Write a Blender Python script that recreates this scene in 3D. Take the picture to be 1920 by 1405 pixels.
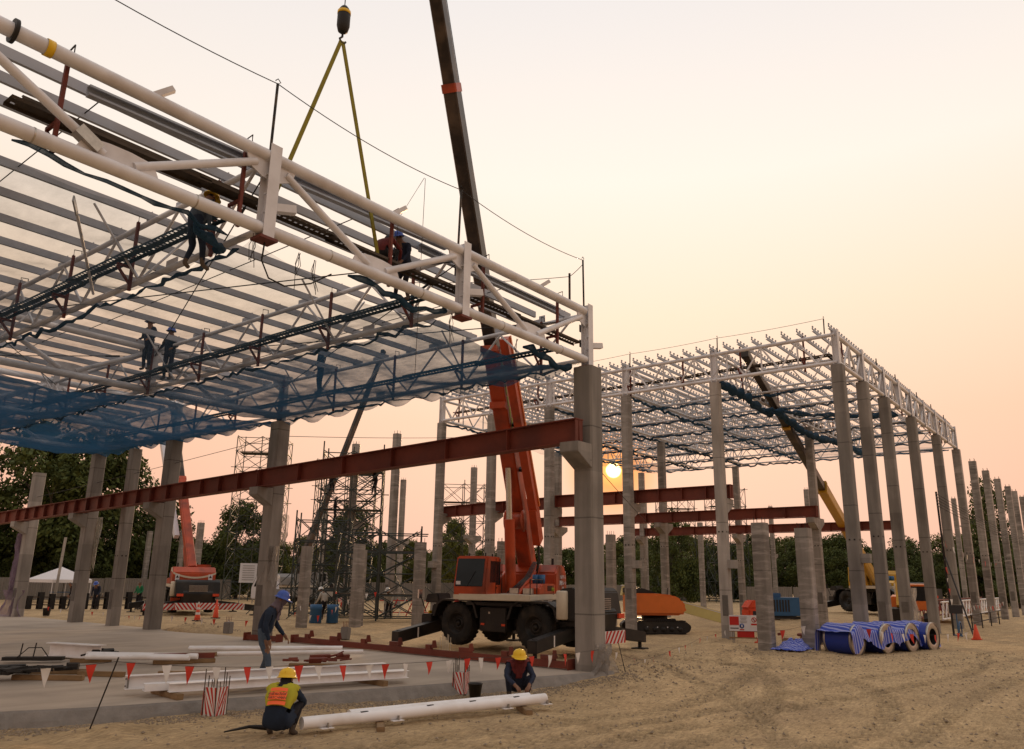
import bpy, bmesh, math, random
import numpy as np
from mathutils import Matrix, Vector, noise as mnoise
R = math.radians
rng = random.Random(7)
for o in list(bpy.data.objects): bpy.data.objects.remove(o)
scene = bpy.context.scene
C = scene.collection

# ---------------------------------------------------------------- camera
cam_d = bpy.data.cameras.new('camera'); cam = bpy.data.objects.new('camera', cam_d); C.objects.link(cam)
cam_d.sensor_width = 36; cam_d.sensor_fit = 'HORIZONTAL'; cam_d.lens = 27.813
cam_d.clip_start = .1; cam_d.clip_end = 3000
fw = Vector((0.760226, 0.5987, 0.252222)); rt = Vector((0.615704, -0.787847, 0.014311)); up = Vector((-0.20728, -0.144414, 0.967564))
cam.matrix_world = Matrix(((rt.x, up.x, -fw.x, 0), (rt.y, up.y, -fw.y, 0), (rt.z, up.z, -fw.z, 2.05), (0, 0, 0, 1)))
scene.camera = cam

# ---------------------------------------------------------------- world: hazy sunset sky
SUN_AZ, SUN_EL = R(30.8), R(7.75)             # azimuth from +X towards +Y
sun_dir = Vector((math.cos(SUN_EL)*math.cos(SUN_AZ), math.cos(SUN_EL)*math.sin(SUN_AZ), math.sin(SUN_EL)))
w = bpy.data.worlds.new('World'); scene.world = w; w.use_nodes = True
nt = w.node_tree; N = nt.nodes; L = nt.links; N.clear()
out = N.new('ShaderNodeOutputWorld'); bg = N.new('ShaderNodeBackground'); L.new(bg.outputs[0], out.inputs[0])
sky = N.new('ShaderNodeTexSky'); sky.sky_type = 'NISHITA'; sky.sun_disc = False
sky.sun_elevation = SUN_EL; sky.sun_rotation = math.pi/2 - SUN_AZ
sky.air_density = 1.6; sky.dust_density = 6.0; sky.ozone_density = 1.2; sky.altitude = 0
tc = N.new('ShaderNodeTexCoord')
sep = N.new('ShaderNodeSeparateXYZ'); L.new(tc.outputs['Generated'], sep.inputs[0])
# thick dust haze: colour by elevation, same all round
ramp = N.new('ShaderNodeValToRGB'); L.new(sep.outputs['Z'], ramp.inputs[0])
el = ramp.color_ramp.elements
el[0].position = 0.0; el[0].color = (.76, .40, .29, 1)
el[1].position = 1.0; el[1].color = (.78, .73, .71, 1)
for p, c in ((.06, (.79, .435, .305, 1)), (.19, (.83, .515, .35, 1)), (.32, (.85, .645, .475, 1)), (.47, (.85, .75, .66, 1)), (.64, (.745, .695, .668, 1))):
    e = el.new(p); e.color = c
# brighter towards the sun, dimmer on the far side
dot = N.new('ShaderNodeVectorMath'); dot.operation = 'DOT_PRODUCT'; dot.inputs[1].default_value = sun_dir
L.new(tc.outputs['Generated'], dot.inputs[0])
side = N.new('ShaderNodeMapRange'); L.new(dot.outputs['Value'], side.inputs[0])
side.inputs[1].default_value = -1; side.inputs[2].default_value = .98; side.inputs[3].default_value = .58; side.inputs[4].default_value = 1.04
hz = N.new('ShaderNodeVectorMath'); hz.operation = 'SCALE'; L.new(ramp.outputs[0], hz.inputs[0]); L.new(side.outputs[0], hz.inputs['Scale'])
sks = N.new('ShaderNodeVectorMath'); sks.operation = 'SCALE'; L.new(sky.outputs[0], sks.inputs[0]); sks.inputs['Scale'].default_value = .10
mix = N.new('ShaderNodeMix'); mix.data_type = 'RGBA'; mix.inputs[0].default_value = .985
L.new(sks.outputs[0], mix.inputs[6]); L.new(hz.outputs[0], mix.inputs[7])
# the veiled sun itself with its aureole
def glow(lo, hi, power, col):
    m = N.new('ShaderNodeMapRange'); m.inputs[1].default_value = lo; m.inputs[2].default_value = hi; m.clamp = True
    L.new(dot.outputs['Value'], m.inputs[0])
    p = N.new('ShaderNodeMath'); p.operation = 'POWER'; L.new(m.outputs[0], p.inputs[0]); p.inputs[1].default_value = power
    s = N.new('ShaderNodeVectorMath'); s.operation = 'SCALE'; s.inputs[0].default_value = col; L.new(p.outputs[0], s.inputs['Scale'])
    return s
def halo(acc, deg, power, amount, col):
    m = N.new('ShaderNodeMapRange'); m.inputs[1].default_value = math.cos(R(deg)); m.inputs[2].default_value = 1; m.clamp = True; L.new(dot.outputs['Value'], m.inputs[0])
    p = N.new('ShaderNodeMath'); p.operation = 'POWER'; L.new(m.outputs[0], p.inputs[0]); p.inputs[1].default_value = power
    q = N.new('ShaderNodeMath'); q.operation = 'MULTIPLY'; L.new(p.outputs[0], q.inputs[0]); q.inputs[1].default_value = amount
    x = N.new('ShaderNodeMix'); x.data_type = 'RGBA'; L.new(q.outputs[0], x.inputs[0]); L.new(acc, x.inputs[6]); x.inputs[7].default_value = (*col, 1)
    return x.outputs[2]
acc = halo(mix.outputs[2], 34, 1.3, .18, (.98, .82, .67))
acc = halo(acc, 4.0, 1.5, .92, (1.15, .38, .07))
for g in (glow(math.cos(R(.56)), math.cos(R(.40)), 1, (6, 4.4, 1.6)), glow(math.cos(R(1.3)), 1, 1.5, (.4, .26, .06))):
    a = N.new('ShaderNodeVectorMath'); a.operation = 'ADD'; L.new(acc, a.inputs[0]); L.new(g.outputs[0], a.inputs[1]); acc = a.outputs[0]
L.new(acc, bg.inputs[0]); bg.inputs[1].default_value = 1.0

sun_d = bpy.data.lights.new('sun', 'SUN'); sun = bpy.data.objects.new('sun', sun_d); C.objects.link(sun)
sun_d.energy = 1.5; sun_d.angle = R(3); sun_d.color = (1, .62, .32)
sun.rotation_euler = (-sun_dir).to_track_quat('-Z', 'Y').to_euler(); sun.location = (60, 40, 40)
scene.view_settings.view_transform = 'Standard'; scene.view_settings.look = 'None'
scene.view_settings.exposure = 0.31; scene.view_settings.gamma = 1.0; scene.view_settings.use_curve_mapping = False
scene.cycles.max_bounces = 6; scene.cycles.transparent_max_bounces = 24; scene.cycles.diffuse_bounces = 3

# ---------------------------------------------------------------- materials
MATS = {}
def mat(name, col, rough=.6, metal=0., var=.25, scale=3., col2=None, bump=0., bscale=None, stretch=(1, 1, 1), detail=5., fac2=None, spec=.4, dirt=None, dscale=.7, damt=.35):
    """principled material; colour mottled by world-space noise between col and a darker or second colour, optional dirt in large patches"""
    if name in MATS: return MATS[name]
    m = bpy.data.materials.new(name); m.use_nodes = True; MATS[name] = m
    t = m.node_tree; n = t.nodes; l = t.links; b = n['Principled BSDF']
    geo = n.new('ShaderNodeNewGeometry')
    mp = n.new('ShaderNodeMapping'); mp.inputs['Scale'].default_value = stretch; l.new(geo.outputs['Position'], mp.inputs[0])
    nz = n.new('ShaderNodeTexNoise'); nz.inputs['Scale'].default_value = scale; nz.inputs['Detail'].default_value = detail; nz.inputs['Roughness'].default_value = .62
    l.new(mp.outputs[0], nz.inputs['Vector'])
    mr = n.new('ShaderNodeMapRange'); l.new(nz.outputs[0], mr.inputs[0]); mr.inputs[1].default_value = .3; mr.inputs[2].default_value = .7
    mx = n.new('ShaderNodeMix'); mx.data_type = 'RGBA'; l.new(mr.outputs[0], mx.inputs[0])
    c2 = col2 or tuple(c*(1-var) for c in col)
    mx.inputs[6].default_value = (*c2, 1); mx.inputs[7].default_value = (*col, 1)
    co = mx.outputs[2]
    if dirt:
        dn = n.new('ShaderNodeTexNoise'); dn.inputs['Scale'].default_value = dscale; dn.inputs['Detail'].default_value = 6; l.new(geo.outputs['Position'], dn.inputs['Vector'])
        dr = n.new('ShaderNodeMapRange'); l.new(dn.outputs[0], dr.inputs[0]); dr.inputs[1].default_value = .48; dr.inputs[2].default_value = .68; dr.inputs[4].default_value = damt
        dm = n.new('ShaderNodeMix'); dm.data_type = 'RGBA'; l.new(dr.outputs[0], dm.inputs[0]); l.new(co, dm.inputs[6]); dm.inputs[7].default_value = (*dirt, 1); co = dm.outputs[2]
    l.new(co, b.inputs['Base Color'])
    b.inputs['Roughness'].default_value = rough; b.inputs['Metallic'].default_value = metal; b.inputs['Specular IOR Level'].default_value = spec
    if bump:
        bn = n.new('ShaderNodeTexNoise'); bn.inputs['Scale'].default_value = bscale or scale*6; bn.inputs['Detail'].default_value = 6; l.new(geo.outputs['Position'], bn.inputs['Vector'])
        bp = n.new('ShaderNodeBump'); bp.inputs['Strength'].default_value = bump; bp.inputs['Distance'].default_value = .02; l.new(bn.outputs[0], bp.inputs['Height']); l.new(bp.outputs[0], b.inputs['Normal'])
    return m
def emis(name, col, s):
    m = bpy.data.materials.new(name); m.use_nodes = True; b = m.node_tree.nodes['Principled BSDF']
    b.inputs['Base Color'].default_value = (*col, 1); b.inputs['Emission Color'].default_value = (*col, 1); b.inputs['Emission Strength'].default_value = s
    return m
WHITE = mat('white_paint', (.74, .735, .76), .42, var=.12, scale=2.5, dirt=(.33, .27, .23), dscale=1.6, damt=.35)
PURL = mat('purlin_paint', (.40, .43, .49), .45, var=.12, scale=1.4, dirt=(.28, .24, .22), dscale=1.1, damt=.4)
WHITE2 = mat('fresh_white_steel', (.86, .85, .86), .38, var=.07, scale=3, dirt=(.50, .42, .34), dscale=2.2, damt=.35)
RUST = mat('red_oxide_primer', (.20, .042, .024), .62, var=.35, scale=1.5, dirt=(.09, .025, .02), dscale=.9, damt=.6, bump=.1)
HANG = mat('rusty_hanger', (.19, .045, .03), .7, var=.4, scale=5)
PLANK = mat('dirty_scaffold_plank', (.085, .062, .042), .6, metal=.3, var=.5, scale=4)
BLUEPLANK = mat('net_wrapped_plank', (.020, .058, .092), .75, var=.4, scale=5)
STEEL = mat('scaffold_steel', (.05, .062, .058), .5, metal=.3, var=.4, scale=2)
DARK = mat('dark_iron', (.03, .027, .025), .6, metal=.3, var=.4, scale=4)
BLACK = mat('black_chassis', (.011, .0105, .0105), .48, var=.4, scale=2, dirt=(.07, .055, .04), dscale=1.5, damt=.35)
TYRE = mat('dusty_tyre', (.020, .019, .018), .85, var=.4, scale=6, dirt=(.085, .068, .05), dscale=2.5, damt=.5, bump=.2)
ORANGE = mat('orange_crane_paint', (.52, .072, .018), .42, var=.28, scale=2.6, dirt=(.13, .032, .016), dscale=1.1, damt=.75, bump=.05)
ORANGE2 = mat('pale_orange_paint', (.68, .17, .03), .38, var=.14, scale=2)
CREAM = mat('cream_paint', (.62, .55, .43), .5, var=.15, scale=3)
YELLOW = mat('crane_yellow', (.60, .33, .02), .42, var=.18, scale=1.5, dirt=(.25, .14, .03), damt=.4)
PALEYEL = mat('pale_yellow_boom', (.58, .51, .20), .45, var=.12, scale=2)
BOOM = mat('weathered_dark_boom', (.045, .032, .024), .42, metal=.3, var=.5, scale=1.2, dirt=(.16, .11, .075), dscale=1.0, damt=.6)
GLASS = mat('dark_window_glass', (.012, .014, .016), .12, var=.1, spec=.35)
CHROME = mat('chrome_rod', (.62, .60, .58), .2, metal=.9, var=.1)
CONC = mat('concrete', (.285, .262, .238), .85, var=.22, scale=1.4, stretch=(1, 1, .45), bump=.22, bscale=22, dirt=(.155, .138, .122), dscale=.55, damt=.7)
CONC2 = mat('pale_concrete', (.40, .365, .33), .85, var=.2, scale=1.6, bump=.22, bscale=24, dirt=(.20, .18, .16), dscale=.8, damt=.45)
TIMBER = mat('timber', (.30, .19, .095), .8, var=.4, scale=3, stretch=(1, 1, 4), bump=.15)
BLUECLOTH = mat('dark_blue_denim', (.014, .027, .055), .9, var=.4, scale=7)
JEANS = mat('faded_jeans', (.07, .10, .14), .9, var=.4, scale=6)
NAVY = mat('navy_cloth', (.017, .024, .05), .9, var=.3, scale=6)
BLACKCL = mat('black_cloth', (.016, .014, .018), .9, var=.3, scale=6)
SKIN = mat('skin', (.21, .105, .06), .6, var=.15, scale=8)
MAROON = mat('maroon_vest', (.15, .022, .022), .85, var=.3, scale=6)
SCARF = mat('grey_purple_scarf', (.155, .12, .145), .95, var=.35, scale=9)
HATY = mat('yellow_helmet', (.80, .50, .015), .35, var=.08)
HATB = mat('blue_helmet', (.045, .10, .42), .35, var=.1)
HATW = mat('white_helmet', (.78, .76, .72), .4, var=.1)
BOOT = mat('muddy_boot', (.11, .09, .075), .85, var=.3)
VESTY = mat('yellow_green_vest', (.42, .38, .02), .8, var=.2, scale=5)
HIVIS = mat('orange_reflective_tape', (.95, .15, .03), .5, var=.06)
RED = mat('flag_red', (.62, .045, .025), .7, var=.15)
WHITEF = mat('flag_white', (.72, .69, .66), .75, var=.12)
REDS = mat('sign_red', (.50, .02, .015), .5, var=.1)
SIGNW = mat('sign_white', (.66, .65, .68), .5, var=.06)
INK = mat('ink_black', (.02, .02, .025), .6, var=.05)
BLUEINK = mat('sign_blue', (.02, .06, .22), .5, var=.05)
CONE = mat('cone_orange', (.70, .07, .02), .6, var=.2)
GREEN = mat('green_shirt', (.02, .17, .07), .9, var=.2)
SHIRTW = mat('white_shirt', (.50, .46, .40), .9, var=.15)
LIME = mat('lime_paint', (.32, .42, .03), .6, var=.1)
COILB = mat('coil_blue', (.02, .045, .30), .35, var=.12, scale=2)
GALV = mat('galvanised_edge', (.52, .48, .43), .32, metal=.75, var=.3, scale=10)
PLASTIC = None
WIRE = mat('wire', (.03, .028, .028), .7, var=.1)
SLING = mat('olive_sling', (.26, .22, .02), .8, var=.25, scale=6)
GREY = mat('grey_box', (.23, .22, .21), .6, var=.2)
BLUEBOX = mat('blue_container', (.03, .12, .27), .5, var=.2)
TENTM = mat('tent_cloth', (.72, .69, .70), .8, var=.06)
FENCE = mat('corrugated_fence', (.23, .21, .19), .6, metal=.2, var=.3, scale=.8, stretch=(1, 1, .2))

def net_mat(name, col, cover, trans=.40):
    """fine safety net: share of threads seen rises with the slant of the view, as in a real mesh"""
    m = bpy.data.materials.new(name); m.use_nodes = True; t = m.node_tree; n = t.nodes; l = t.links
    b = n['Principled BSDF']; b.inputs['Roughness'].default_value = .8
    geo = n.new('ShaderNodeNewGeometry')
    nz = n.new('ShaderNodeTexNoise'); nz.inputs['Scale'].default_value = .8; nz.inputs['Detail'].default_value = 5; l.new(geo.outputs['Position'], nz.inputs['Vector'])
    mx = n.new('ShaderNodeMix'); mx.data_type = 'RGBA'; l.new(nz.outputs[0], mx.inputs[0]); mx.inputs[6].default_value = (*[c*.6 for c in col], 1); mx.inputs[7].default_value = (*col, 1)
    l.new(mx.outputs[2], b.inputs['Base Color'])
    d = n.new('ShaderNodeVectorMath'); d.operation = 'DOT_PRODUCT'; l.new(geo.outputs['Incoming'], d.inputs[0]); l.new(geo.outputs['Normal'], d.inputs[1])
    a = n.new('ShaderNodeMath'); a.operation = 'ABSOLUTE'; l.new(d.outputs['Value'], a.inputs[0])
    a2 = n.new('ShaderNodeMath'); a2.operation = 'MAXIMUM'; l.new(a.outputs[0], a2.inputs[0]); a2.inputs[1].default_value = .05
    dv = n.new('ShaderNodeMath'); dv.operation = 'DIVIDE'; dv.inputs[0].default_value = 1; l.new(a2.outputs[0], dv.inputs[1])
    ms = n.new('ShaderNodeMapping'); ms.inputs['Scale'].default_value = (3.2, 1.6, 1); l.new(geo.outputs['Position'], ms.inputs[0]); n2 = n.new('ShaderNodeTexNoise'); n2.inputs['Scale'].default_value = 1.4; n2.inputs['Detail'].default_value = 7; n2.inputs['Roughness'].default_value = .7; l.new(ms.outputs[0], n2.inputs['Vector'])
    cv = n.new('ShaderNodeMapRange'); l.new(n2.outputs[0], cv.inputs[0]); cv.inputs[1].default_value = .3; cv.inputs[2].default_value = .7; cv.inputs[3].default_value = 1-cover*.75; cv.inputs[4].default_value = 1-min(.97, cover*1.25)
    pw = n.new('ShaderNodeMath'); pw.operation = 'POWER'; l.new(cv.outputs[0], pw.inputs[0]); l.new(dv.outputs[0], pw.inputs[1])
    sb = n.new('ShaderNodeMath'); sb.operation = 'SUBTRACT'; sb.inputs[0].default_value = 1; l.new(pw.outputs[0], sb.inputs[1])
    tr = n.new('ShaderNodeBsdfTranslucent'); l.new(mx.outputs[2], tr.inputs[0])
    mxs = n.new('ShaderNodeMixShader'); mxs.inputs[0].default_value = trans; l.new(b.outputs[0], mxs.inputs[1]); l.new(tr.outputs[0], mxs.inputs[2])
    tp_ = n.new('ShaderNodeBsdfTransparent'); mo = n.new('ShaderNodeMixShader'); l.new(sb.outputs[0], mo.inputs[0]); l.new(tp_.outputs[0], mo.inputs[1]); l.new(mxs.outputs[0], mo.inputs[2])
    l.new(mo.outputs[0], n['Material Output'].inputs['Surface'])
    return m
NET = net_mat('blue_safety_net', (.014, .10, .22), .42, .4)
NETL = net_mat('pale_blue_safety_net', (.022, .07, .125), .14, .15)
NETT = net_mat('thin_blue_safety_net', (.05, .16, .28), .05)
NETM = net_mat('mid_blue_safety_net', (.016, .095, .20), .36, .3)
NETD = net_mat('gathered_blue_net', (.02, .085, .165), .8)
PLASTIC = net_mat('torn_plastic_wrap', (.62, .58, .54), .45)
LILAC = net_mat('lilac_net', (.36, .27, .36), .6)

def form_joints(m, pitch, amt):
    """pour joints: thin dark lines round the column, at heights that differ from column to column, and long rain streaks"""
    n = m.node_tree.nodes; l = m.node_tree.links; b = n['Principled BSDF']; geo = n.new('ShaderNodeNewGeometry'); oi = n.new('ShaderNodeObjectInfo'); sp = n.new('ShaderNodeSeparateXYZ'); l.new(geo.outputs['Position'], sp.inputs[0])
    a = n.new('ShaderNodeMath'); a.operation = 'MULTIPLY_ADD'; l.new(sp.outputs[2], a.inputs[0]); a.inputs[1].default_value = 1/pitch; l.new(oi.outputs['Random'], a.inputs[2])
    f = n.new('ShaderNodeMath'); f.operation = 'FRACT'; l.new(a.outputs[0], f.inputs[0])
    c = n.new('ShaderNodeMath'); c.operation = 'COMPARE'; l.new(f.outputs[0], c.inputs[0]); c.inputs[1].default_value = .5; c.inputs[2].default_value = .018/pitch
    st = n.new('ShaderNodeTexNoise'); st.inputs['Scale'].default_value = 5; st.inputs['Detail'].default_value = 4; mp = n.new('ShaderNodeMapping'); mp.inputs['Scale'].default_value = (.9, .9, .10); l.new(geo.outputs['Position'], mp.inputs[0]); l.new(mp.outputs[0], st.inputs['Vector'])
    r = n.new('ShaderNodeMapRange'); l.new(st.outputs[0], r.inputs[0]); r.inputs[1].default_value = .38; r.inputs[2].default_value = .68; r.inputs[3].default_value = .80; r.inputs[4].default_value = 1.10
    # each pour a slightly different grey
    fl = n.new('ShaderNodeMath'); fl.operation = 'FLOOR'; l.new(a.outputs[0], fl.inputs[0]); ad = n.new('ShaderNodeMath'); ad.operation = 'MULTIPLY_ADD'; l.new(oi.outputs['Random'], ad.inputs[0]); ad.inputs[1].default_value = 37; l.new(fl.outputs[0], ad.inputs[2])
    wn = n.new('ShaderNodeTexWhiteNoise'); wn.noise_dimensions = '1D'; l.new(ad.outputs[0], wn.inputs['W']); r3 = n.new('ShaderNodeMapRange'); l.new(wn.outputs[0], r3.inputs[0]); r3.inputs[3].default_value = .80; r3.inputs[4].default_value = 1.15
    j = n.new('ShaderNodeMapRange'); l.new(c.outputs[0], j.inputs[0]); j.inputs[3].default_value = 1; j.inputs[4].default_value = 1-amt
    m1 = n.new('ShaderNodeMath'); m1.operation = 'MULTIPLY'; l.new(r.outputs[0], m1.inputs[0]); l.new(j.outputs[0], m1.inputs[1]); m2 = n.new('ShaderNodeMath'); m2.operation = 'MULTIPLY'; l.new(m1.outputs[0], m2.inputs[0]); l.new(r3.outputs[0], m2.inputs[1])
    sc = n.new('ShaderNodeVectorMath'); sc.operation = 'SCALE'; l.new(b.inputs['Base Color'].links[0].from_socket, sc.inputs[0]); l.new(m2.outputs[0], sc.inputs['Scale']); l.new(sc.outputs[0], b.inputs['Base Color'])
form_joints(CONC, 2.3, .45); form_joints(CONC2, 2.6, .4)
def wrap_mat():
    """concrete behind stretched plastic wrap: slanting pale bands, its sheen put into the colour"""
    m = CONC.copy(); m.name = 'wrapped_concrete'; t = m.node_tree; n = t.nodes; l = t.links; b = n['Principled BSDF']
    geo = n.new('ShaderNodeNewGeometry')
    wv = n.new('ShaderNodeTexNoise'); wv.inputs['Scale'].default_value = 1.6; wv.inputs['Detail'].default_value = 7; wv.inputs['Roughness'].default_value = .65; wv.inputs['Distortion'].default_value = .6
    mp = n.new('ShaderNodeMapping'); mp.inputs['Rotation'].default_value = (R(14), R(10), 0); mp.inputs['Scale'].default_value = (.55, .55, 3.4); l.new(geo.outputs['Position'], mp.inputs[0]); l.new(mp.outputs[0], wv.inputs['Vector'])
    mr = n.new('ShaderNodeMapRange'); l.new(wv.outputs[0], mr.inputs[0]); mr.inputs[1].default_value = .50; mr.inputs[2].default_value = .72; mr.inputs[4].default_value = .75
    src = b.inputs['Base Color'].links[0].from_socket
    mx = n.new('ShaderNodeMix'); mx.data_type = 'RGBA'; l.new(mr.outputs[0], mx.inputs[0]); l.new(src, mx.inputs[6]); mx.inputs[7].default_value = (.47, .43, .40, 1)  # paler colour stands for the sheen on the wrap
    l.new(mx.outputs[2], b.inputs['Base Color']); b.inputs['Roughness'].default_value = .45
    return m
WRAP = wrap_mat()

# ---------------------------------------------------------------- building blocks
WM = {}
def wm(o): return WM[o.name] if o is not None else Matrix()
def place(o, parent, Mw):
    if parent is not None: o.parent = parent; o.matrix_parent_inverse = wm(parent).inverted()
    o.matrix_basis = Mw
    WM[o.name] = Mw
def tag(o, label=None, cat=None, group=None, kind=None):
    if label: o['label'] = label
    if cat:
        o['category'] = cat
        if not kind: o['kind'] = 'thing'
    if group: o['group'] = group
    if kind: o['kind'] = kind
    return o
def obj(name, me, m=None, parent=None, Mw=None):
    o = bpy.data.objects.new(name, me); C.objects.link(o)
    if m is not None:
        if len(me.materials) == 0: me.materials.append(None)
        o.material_slots[0].link = 'OBJECT'; o.material_slots[0].material = m
    place(o, parent, Mw or Matrix())
    return o
def thing(name, label, cat, loc=(0, 0, 0), rz=0, group=None):
    o = bpy.data.objects.new(name, None); C.objects.link(o); o.empty_display_size = .2
    place(o, None, Matrix.Translation(loc) @ Matrix.Rotation(rz, 4, 'Z'))
    return tag(o, label, cat, group)
def frame(loc, rz=0): return Matrix.Translation(loc) @ Matrix.Rotation(rz, 4, 'Z')
def mesh_py(name, v, f, smooth=None):
    me = bpy.data.meshes.new(name); me.from_pydata(v, [], f)
    if smooth is True: me.polygons.foreach_set('use_smooth', [True]*len(me.polygons))
    elif smooth: me.polygons.foreach_set('use_smooth', smooth)
    me.update(); return me
SEC = {}
def section(kind):
    """unit-length profile along +Z, 1 wide in x, 1 high in y"""
    if kind in SEC: return SEC[kind]
    if kind.startswith('tube'):
        n = int(kind[4:] or 12); v = []; f = []; s = []
        for z in (0, 1):
            for i in range(n): a = 2*math.pi*i/n; v.append((.5*math.cos(a), .5*math.sin(a), z))
        for i in range(n): j = (i+1) % n; f.append((i, j, n+j, n+i)); s.append(True)
        for z in (0, 1):
            k = len(v)
            for i in range(n): a = 2*math.pi*i/n; v.append((.5*math.cos(a), .5*math.sin(a), z))
            r = list(range(k, k+n)); f.append(r[::-1] if z == 0 else r); s.append(False)
        me = mesh_py(kind, v, f, s)
    else:
        t = .06
        P = {'box': [(-.5, -.5), (.5, -.5), (.5, .5), (-.5, .5)],
             'H': [(-.5, -.5), (.5, -.5), (.5, -.5+t), (t/2, -.5+t), (t/2, .5-t), (.5, .5-t), (.5, .5), (-.5, .5), (-.5, .5-t), (-t/2, .5-t), (-t/2, -.5+t), (-.5, -.5+t)],
             'C': [(-.5, -.5), (.5, -.5), (.5, -.3), (.42, -.3), (.42, -.5+t), (-.5+2*t, -.5+t), (-.5+2*t, .5-t), (.42, .5-t), (.42, .3), (.5, .3), (.5, .5), (-.5, .5)],
             'L': [(-.5, -.5), (.5, -.5), (.5, -.4), (-.4, -.4), (-.4, .5), (-.5, .5)],
             'oct': [(-.5, -.42), (-.42, -.5), (.42, -.5), (.5, -.42), (.5, .42), (.42, .5), (-.42, .5), (-.5, .42)]}[kind]
        bm = bmesh.new(); vs = [bm.verts.new((x, y, 0)) for x, y in P]; fa = bm.faces.new(vs[::-1])
        r = bmesh.ops.extrude_face_region(bm, geom=[fa]); bmesh.ops.translate(bm, vec=(0, 0, 1), verts=[g for g in r['geom'] if isinstance(g, bmesh.types.BMVert)])
        bmesh.ops.recalc_face_normals(bm, faces=bm.faces); me = bpy.data.meshes.new(kind); bm.to_mesh(me); bm.free()
    SEC[kind] = me; return me
def axis_m(p0, p1, w, h, roll=0, upv=None):
    p0, p1 = Vector(p0), Vector(p1); d = p1-p0; ln = d.length; z = d/ln
    u = Vector(upv) if upv else (Vector((0, 0, 1)) if abs(z.z) < .95 else Vector((0, 1, 0)))
    x = u.cross(z).normalized(); y = z.cross(x)
    m = Matrix(((x.x, y.x, z.x, p0.x), (x.y, y.y, z.y, p0.y), (x.z, y.z, z.z, p0.z), (0, 0, 0, 1)))
    if roll: m = m @ Matrix.Rotation(roll, 4, 'Z')
    return m @ Matrix.Diagonal((w, h, ln, 1))
def bar(name, parent, p0, p1, sec, w, h, m, fr=None, roll=0, upv=None):
    M = axis_m(p0, p1, w, h, roll, upv)
    return obj(name, section(sec), m, parent, (fr @ M) if fr else M)
def tube(name, parent, p0, p1, d, m, fr=None, n=10): return bar(name, parent, p0, p1, 'tube%d' % n, d, d, m, fr)
def box(name, parent, c, s, m, fr=None, rz=0, rx=0, ry=0):
    M = Matrix.Translation(c) @ Matrix.Rotation(rz, 4, 'Z') @ Matrix.Rotation(ry, 4, 'Y') @ Matrix.Rotation(rx, 4, 'X') @ Matrix.Diagonal((s[0], s[1], s[2], 1)) @ Matrix.Translation((0, 0, -.5))
    return obj(name, section('box'), m, parent, (fr @ M) if fr else M)
def bm_obj(name, bm, m, parent=None, Mw=None, smooth=False):
    me = bpy.data.meshes.new(name); bm.to_mesh(me); bm.free()
    if smooth: me.polygons.foreach_set('use_smooth', [True]*len(me.polygons))
    return obj(name, me, m, parent, Mw)
def prism(name, parent, prof, y0, y1, m, fr=None, bev=.03, rot=None):
    """side profile in x-z, extruded across y, edges bevelled"""
    bm = bmesh.new(); vs = [bm.verts.new((x, y0, z)) for x, z in prof]; fa = bm.faces.new(vs)
    r = bmesh.ops.extrude_face_region(bm, geom=[fa]); bmesh.ops.translate(bm, vec=(0, y1-y0, 0), verts=[g for g in r['geom'] if isinstance(g, bmesh.types.BMVert)])
    bmesh.ops.recalc_face_normals(bm, faces=bm.faces)
    if bev: bmesh.ops.bevel(bm, geom=list(bm.edges), offset=bev, segments=2, affect='EDGES', clamp_overlap=True)
    M = fr or Matrix()
    return bm_obj(name, bm, m, parent, M @ rot if rot else M)
def bbox_(name, parent, c, s, m, fr=None, bev=.03, rz=0, ry=0):
    x, y, z = s[0]/2, s[1]/2, s[2]/2
    return prism(name, parent, [(-x, -z), (x, -z), (x, z), (-x, z)], -y, y, m, (fr or Matrix()) @ Matrix.Translation(c) @ Matrix.Rotation(rz, 4, 'Z') @ Matrix.Rotation(ry, 4, 'Y'), bev)
def lathe(name, parent, prof, m, Mw, n=24, smooth=True):
    v = []; f = []
    for r_, z in prof:
        for i in range(n): a = 2*math.pi*i/n; v.append((r_*math.cos(a), r_*math.sin(a), z))
    for k in range(len(prof)-1):
        for i in range(n): j = (i+1) % n; f.append((k*n+i, k*n+j, (k+1)*n+j, (k+1)*n+i))
    return obj(name, mesh_py(name, v, f, smooth), m, parent, Mw)
def path_tube(name, parent, pts, d, m, n=6, smooth=True, fr=None):
    pts = [Vector(p) for p in pts]; v = []; f = []
    for i, p in enumerate(pts):
        t = (pts[min(i+1, len(pts)-1)]-pts[max(i-1, 0)]).normalized()
        u = Vector((0, 0, 1)) if abs(t.z) < .9 else Vector((1, 0, 0)); x = u.cross(t).normalized(); y = t.cross(x)
        dd = d[i] if isinstance(d, (list, tuple)) else d
        for k in range(n): a = 2*math.pi*k/n; v.append(p+x*(dd/2*math.cos(a))+y*(dd/2*math.sin(a)))
    for i in range(len(pts)-1):
        for k in range(n): j = (k+1) % n; f.append((i*n+k, i*n+j, (i+1)*n+j, (i+1)*n+k))
    f.append(tuple(range(n))[::-1]); f.append(tuple(range((len(pts)-1)*n, len(pts)*n)))
    return obj(name, mesh_py(name, v, f, smooth), m, parent, fr or Matrix())
def sagline(a, b, sag, n=14):
    a, b = Vector(a), Vector(b)
    return [a.lerp(b, i/n) - Vector((0, 0, sag*4*(i/n)*(1-i/n))) for i in range(n+1)]
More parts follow.
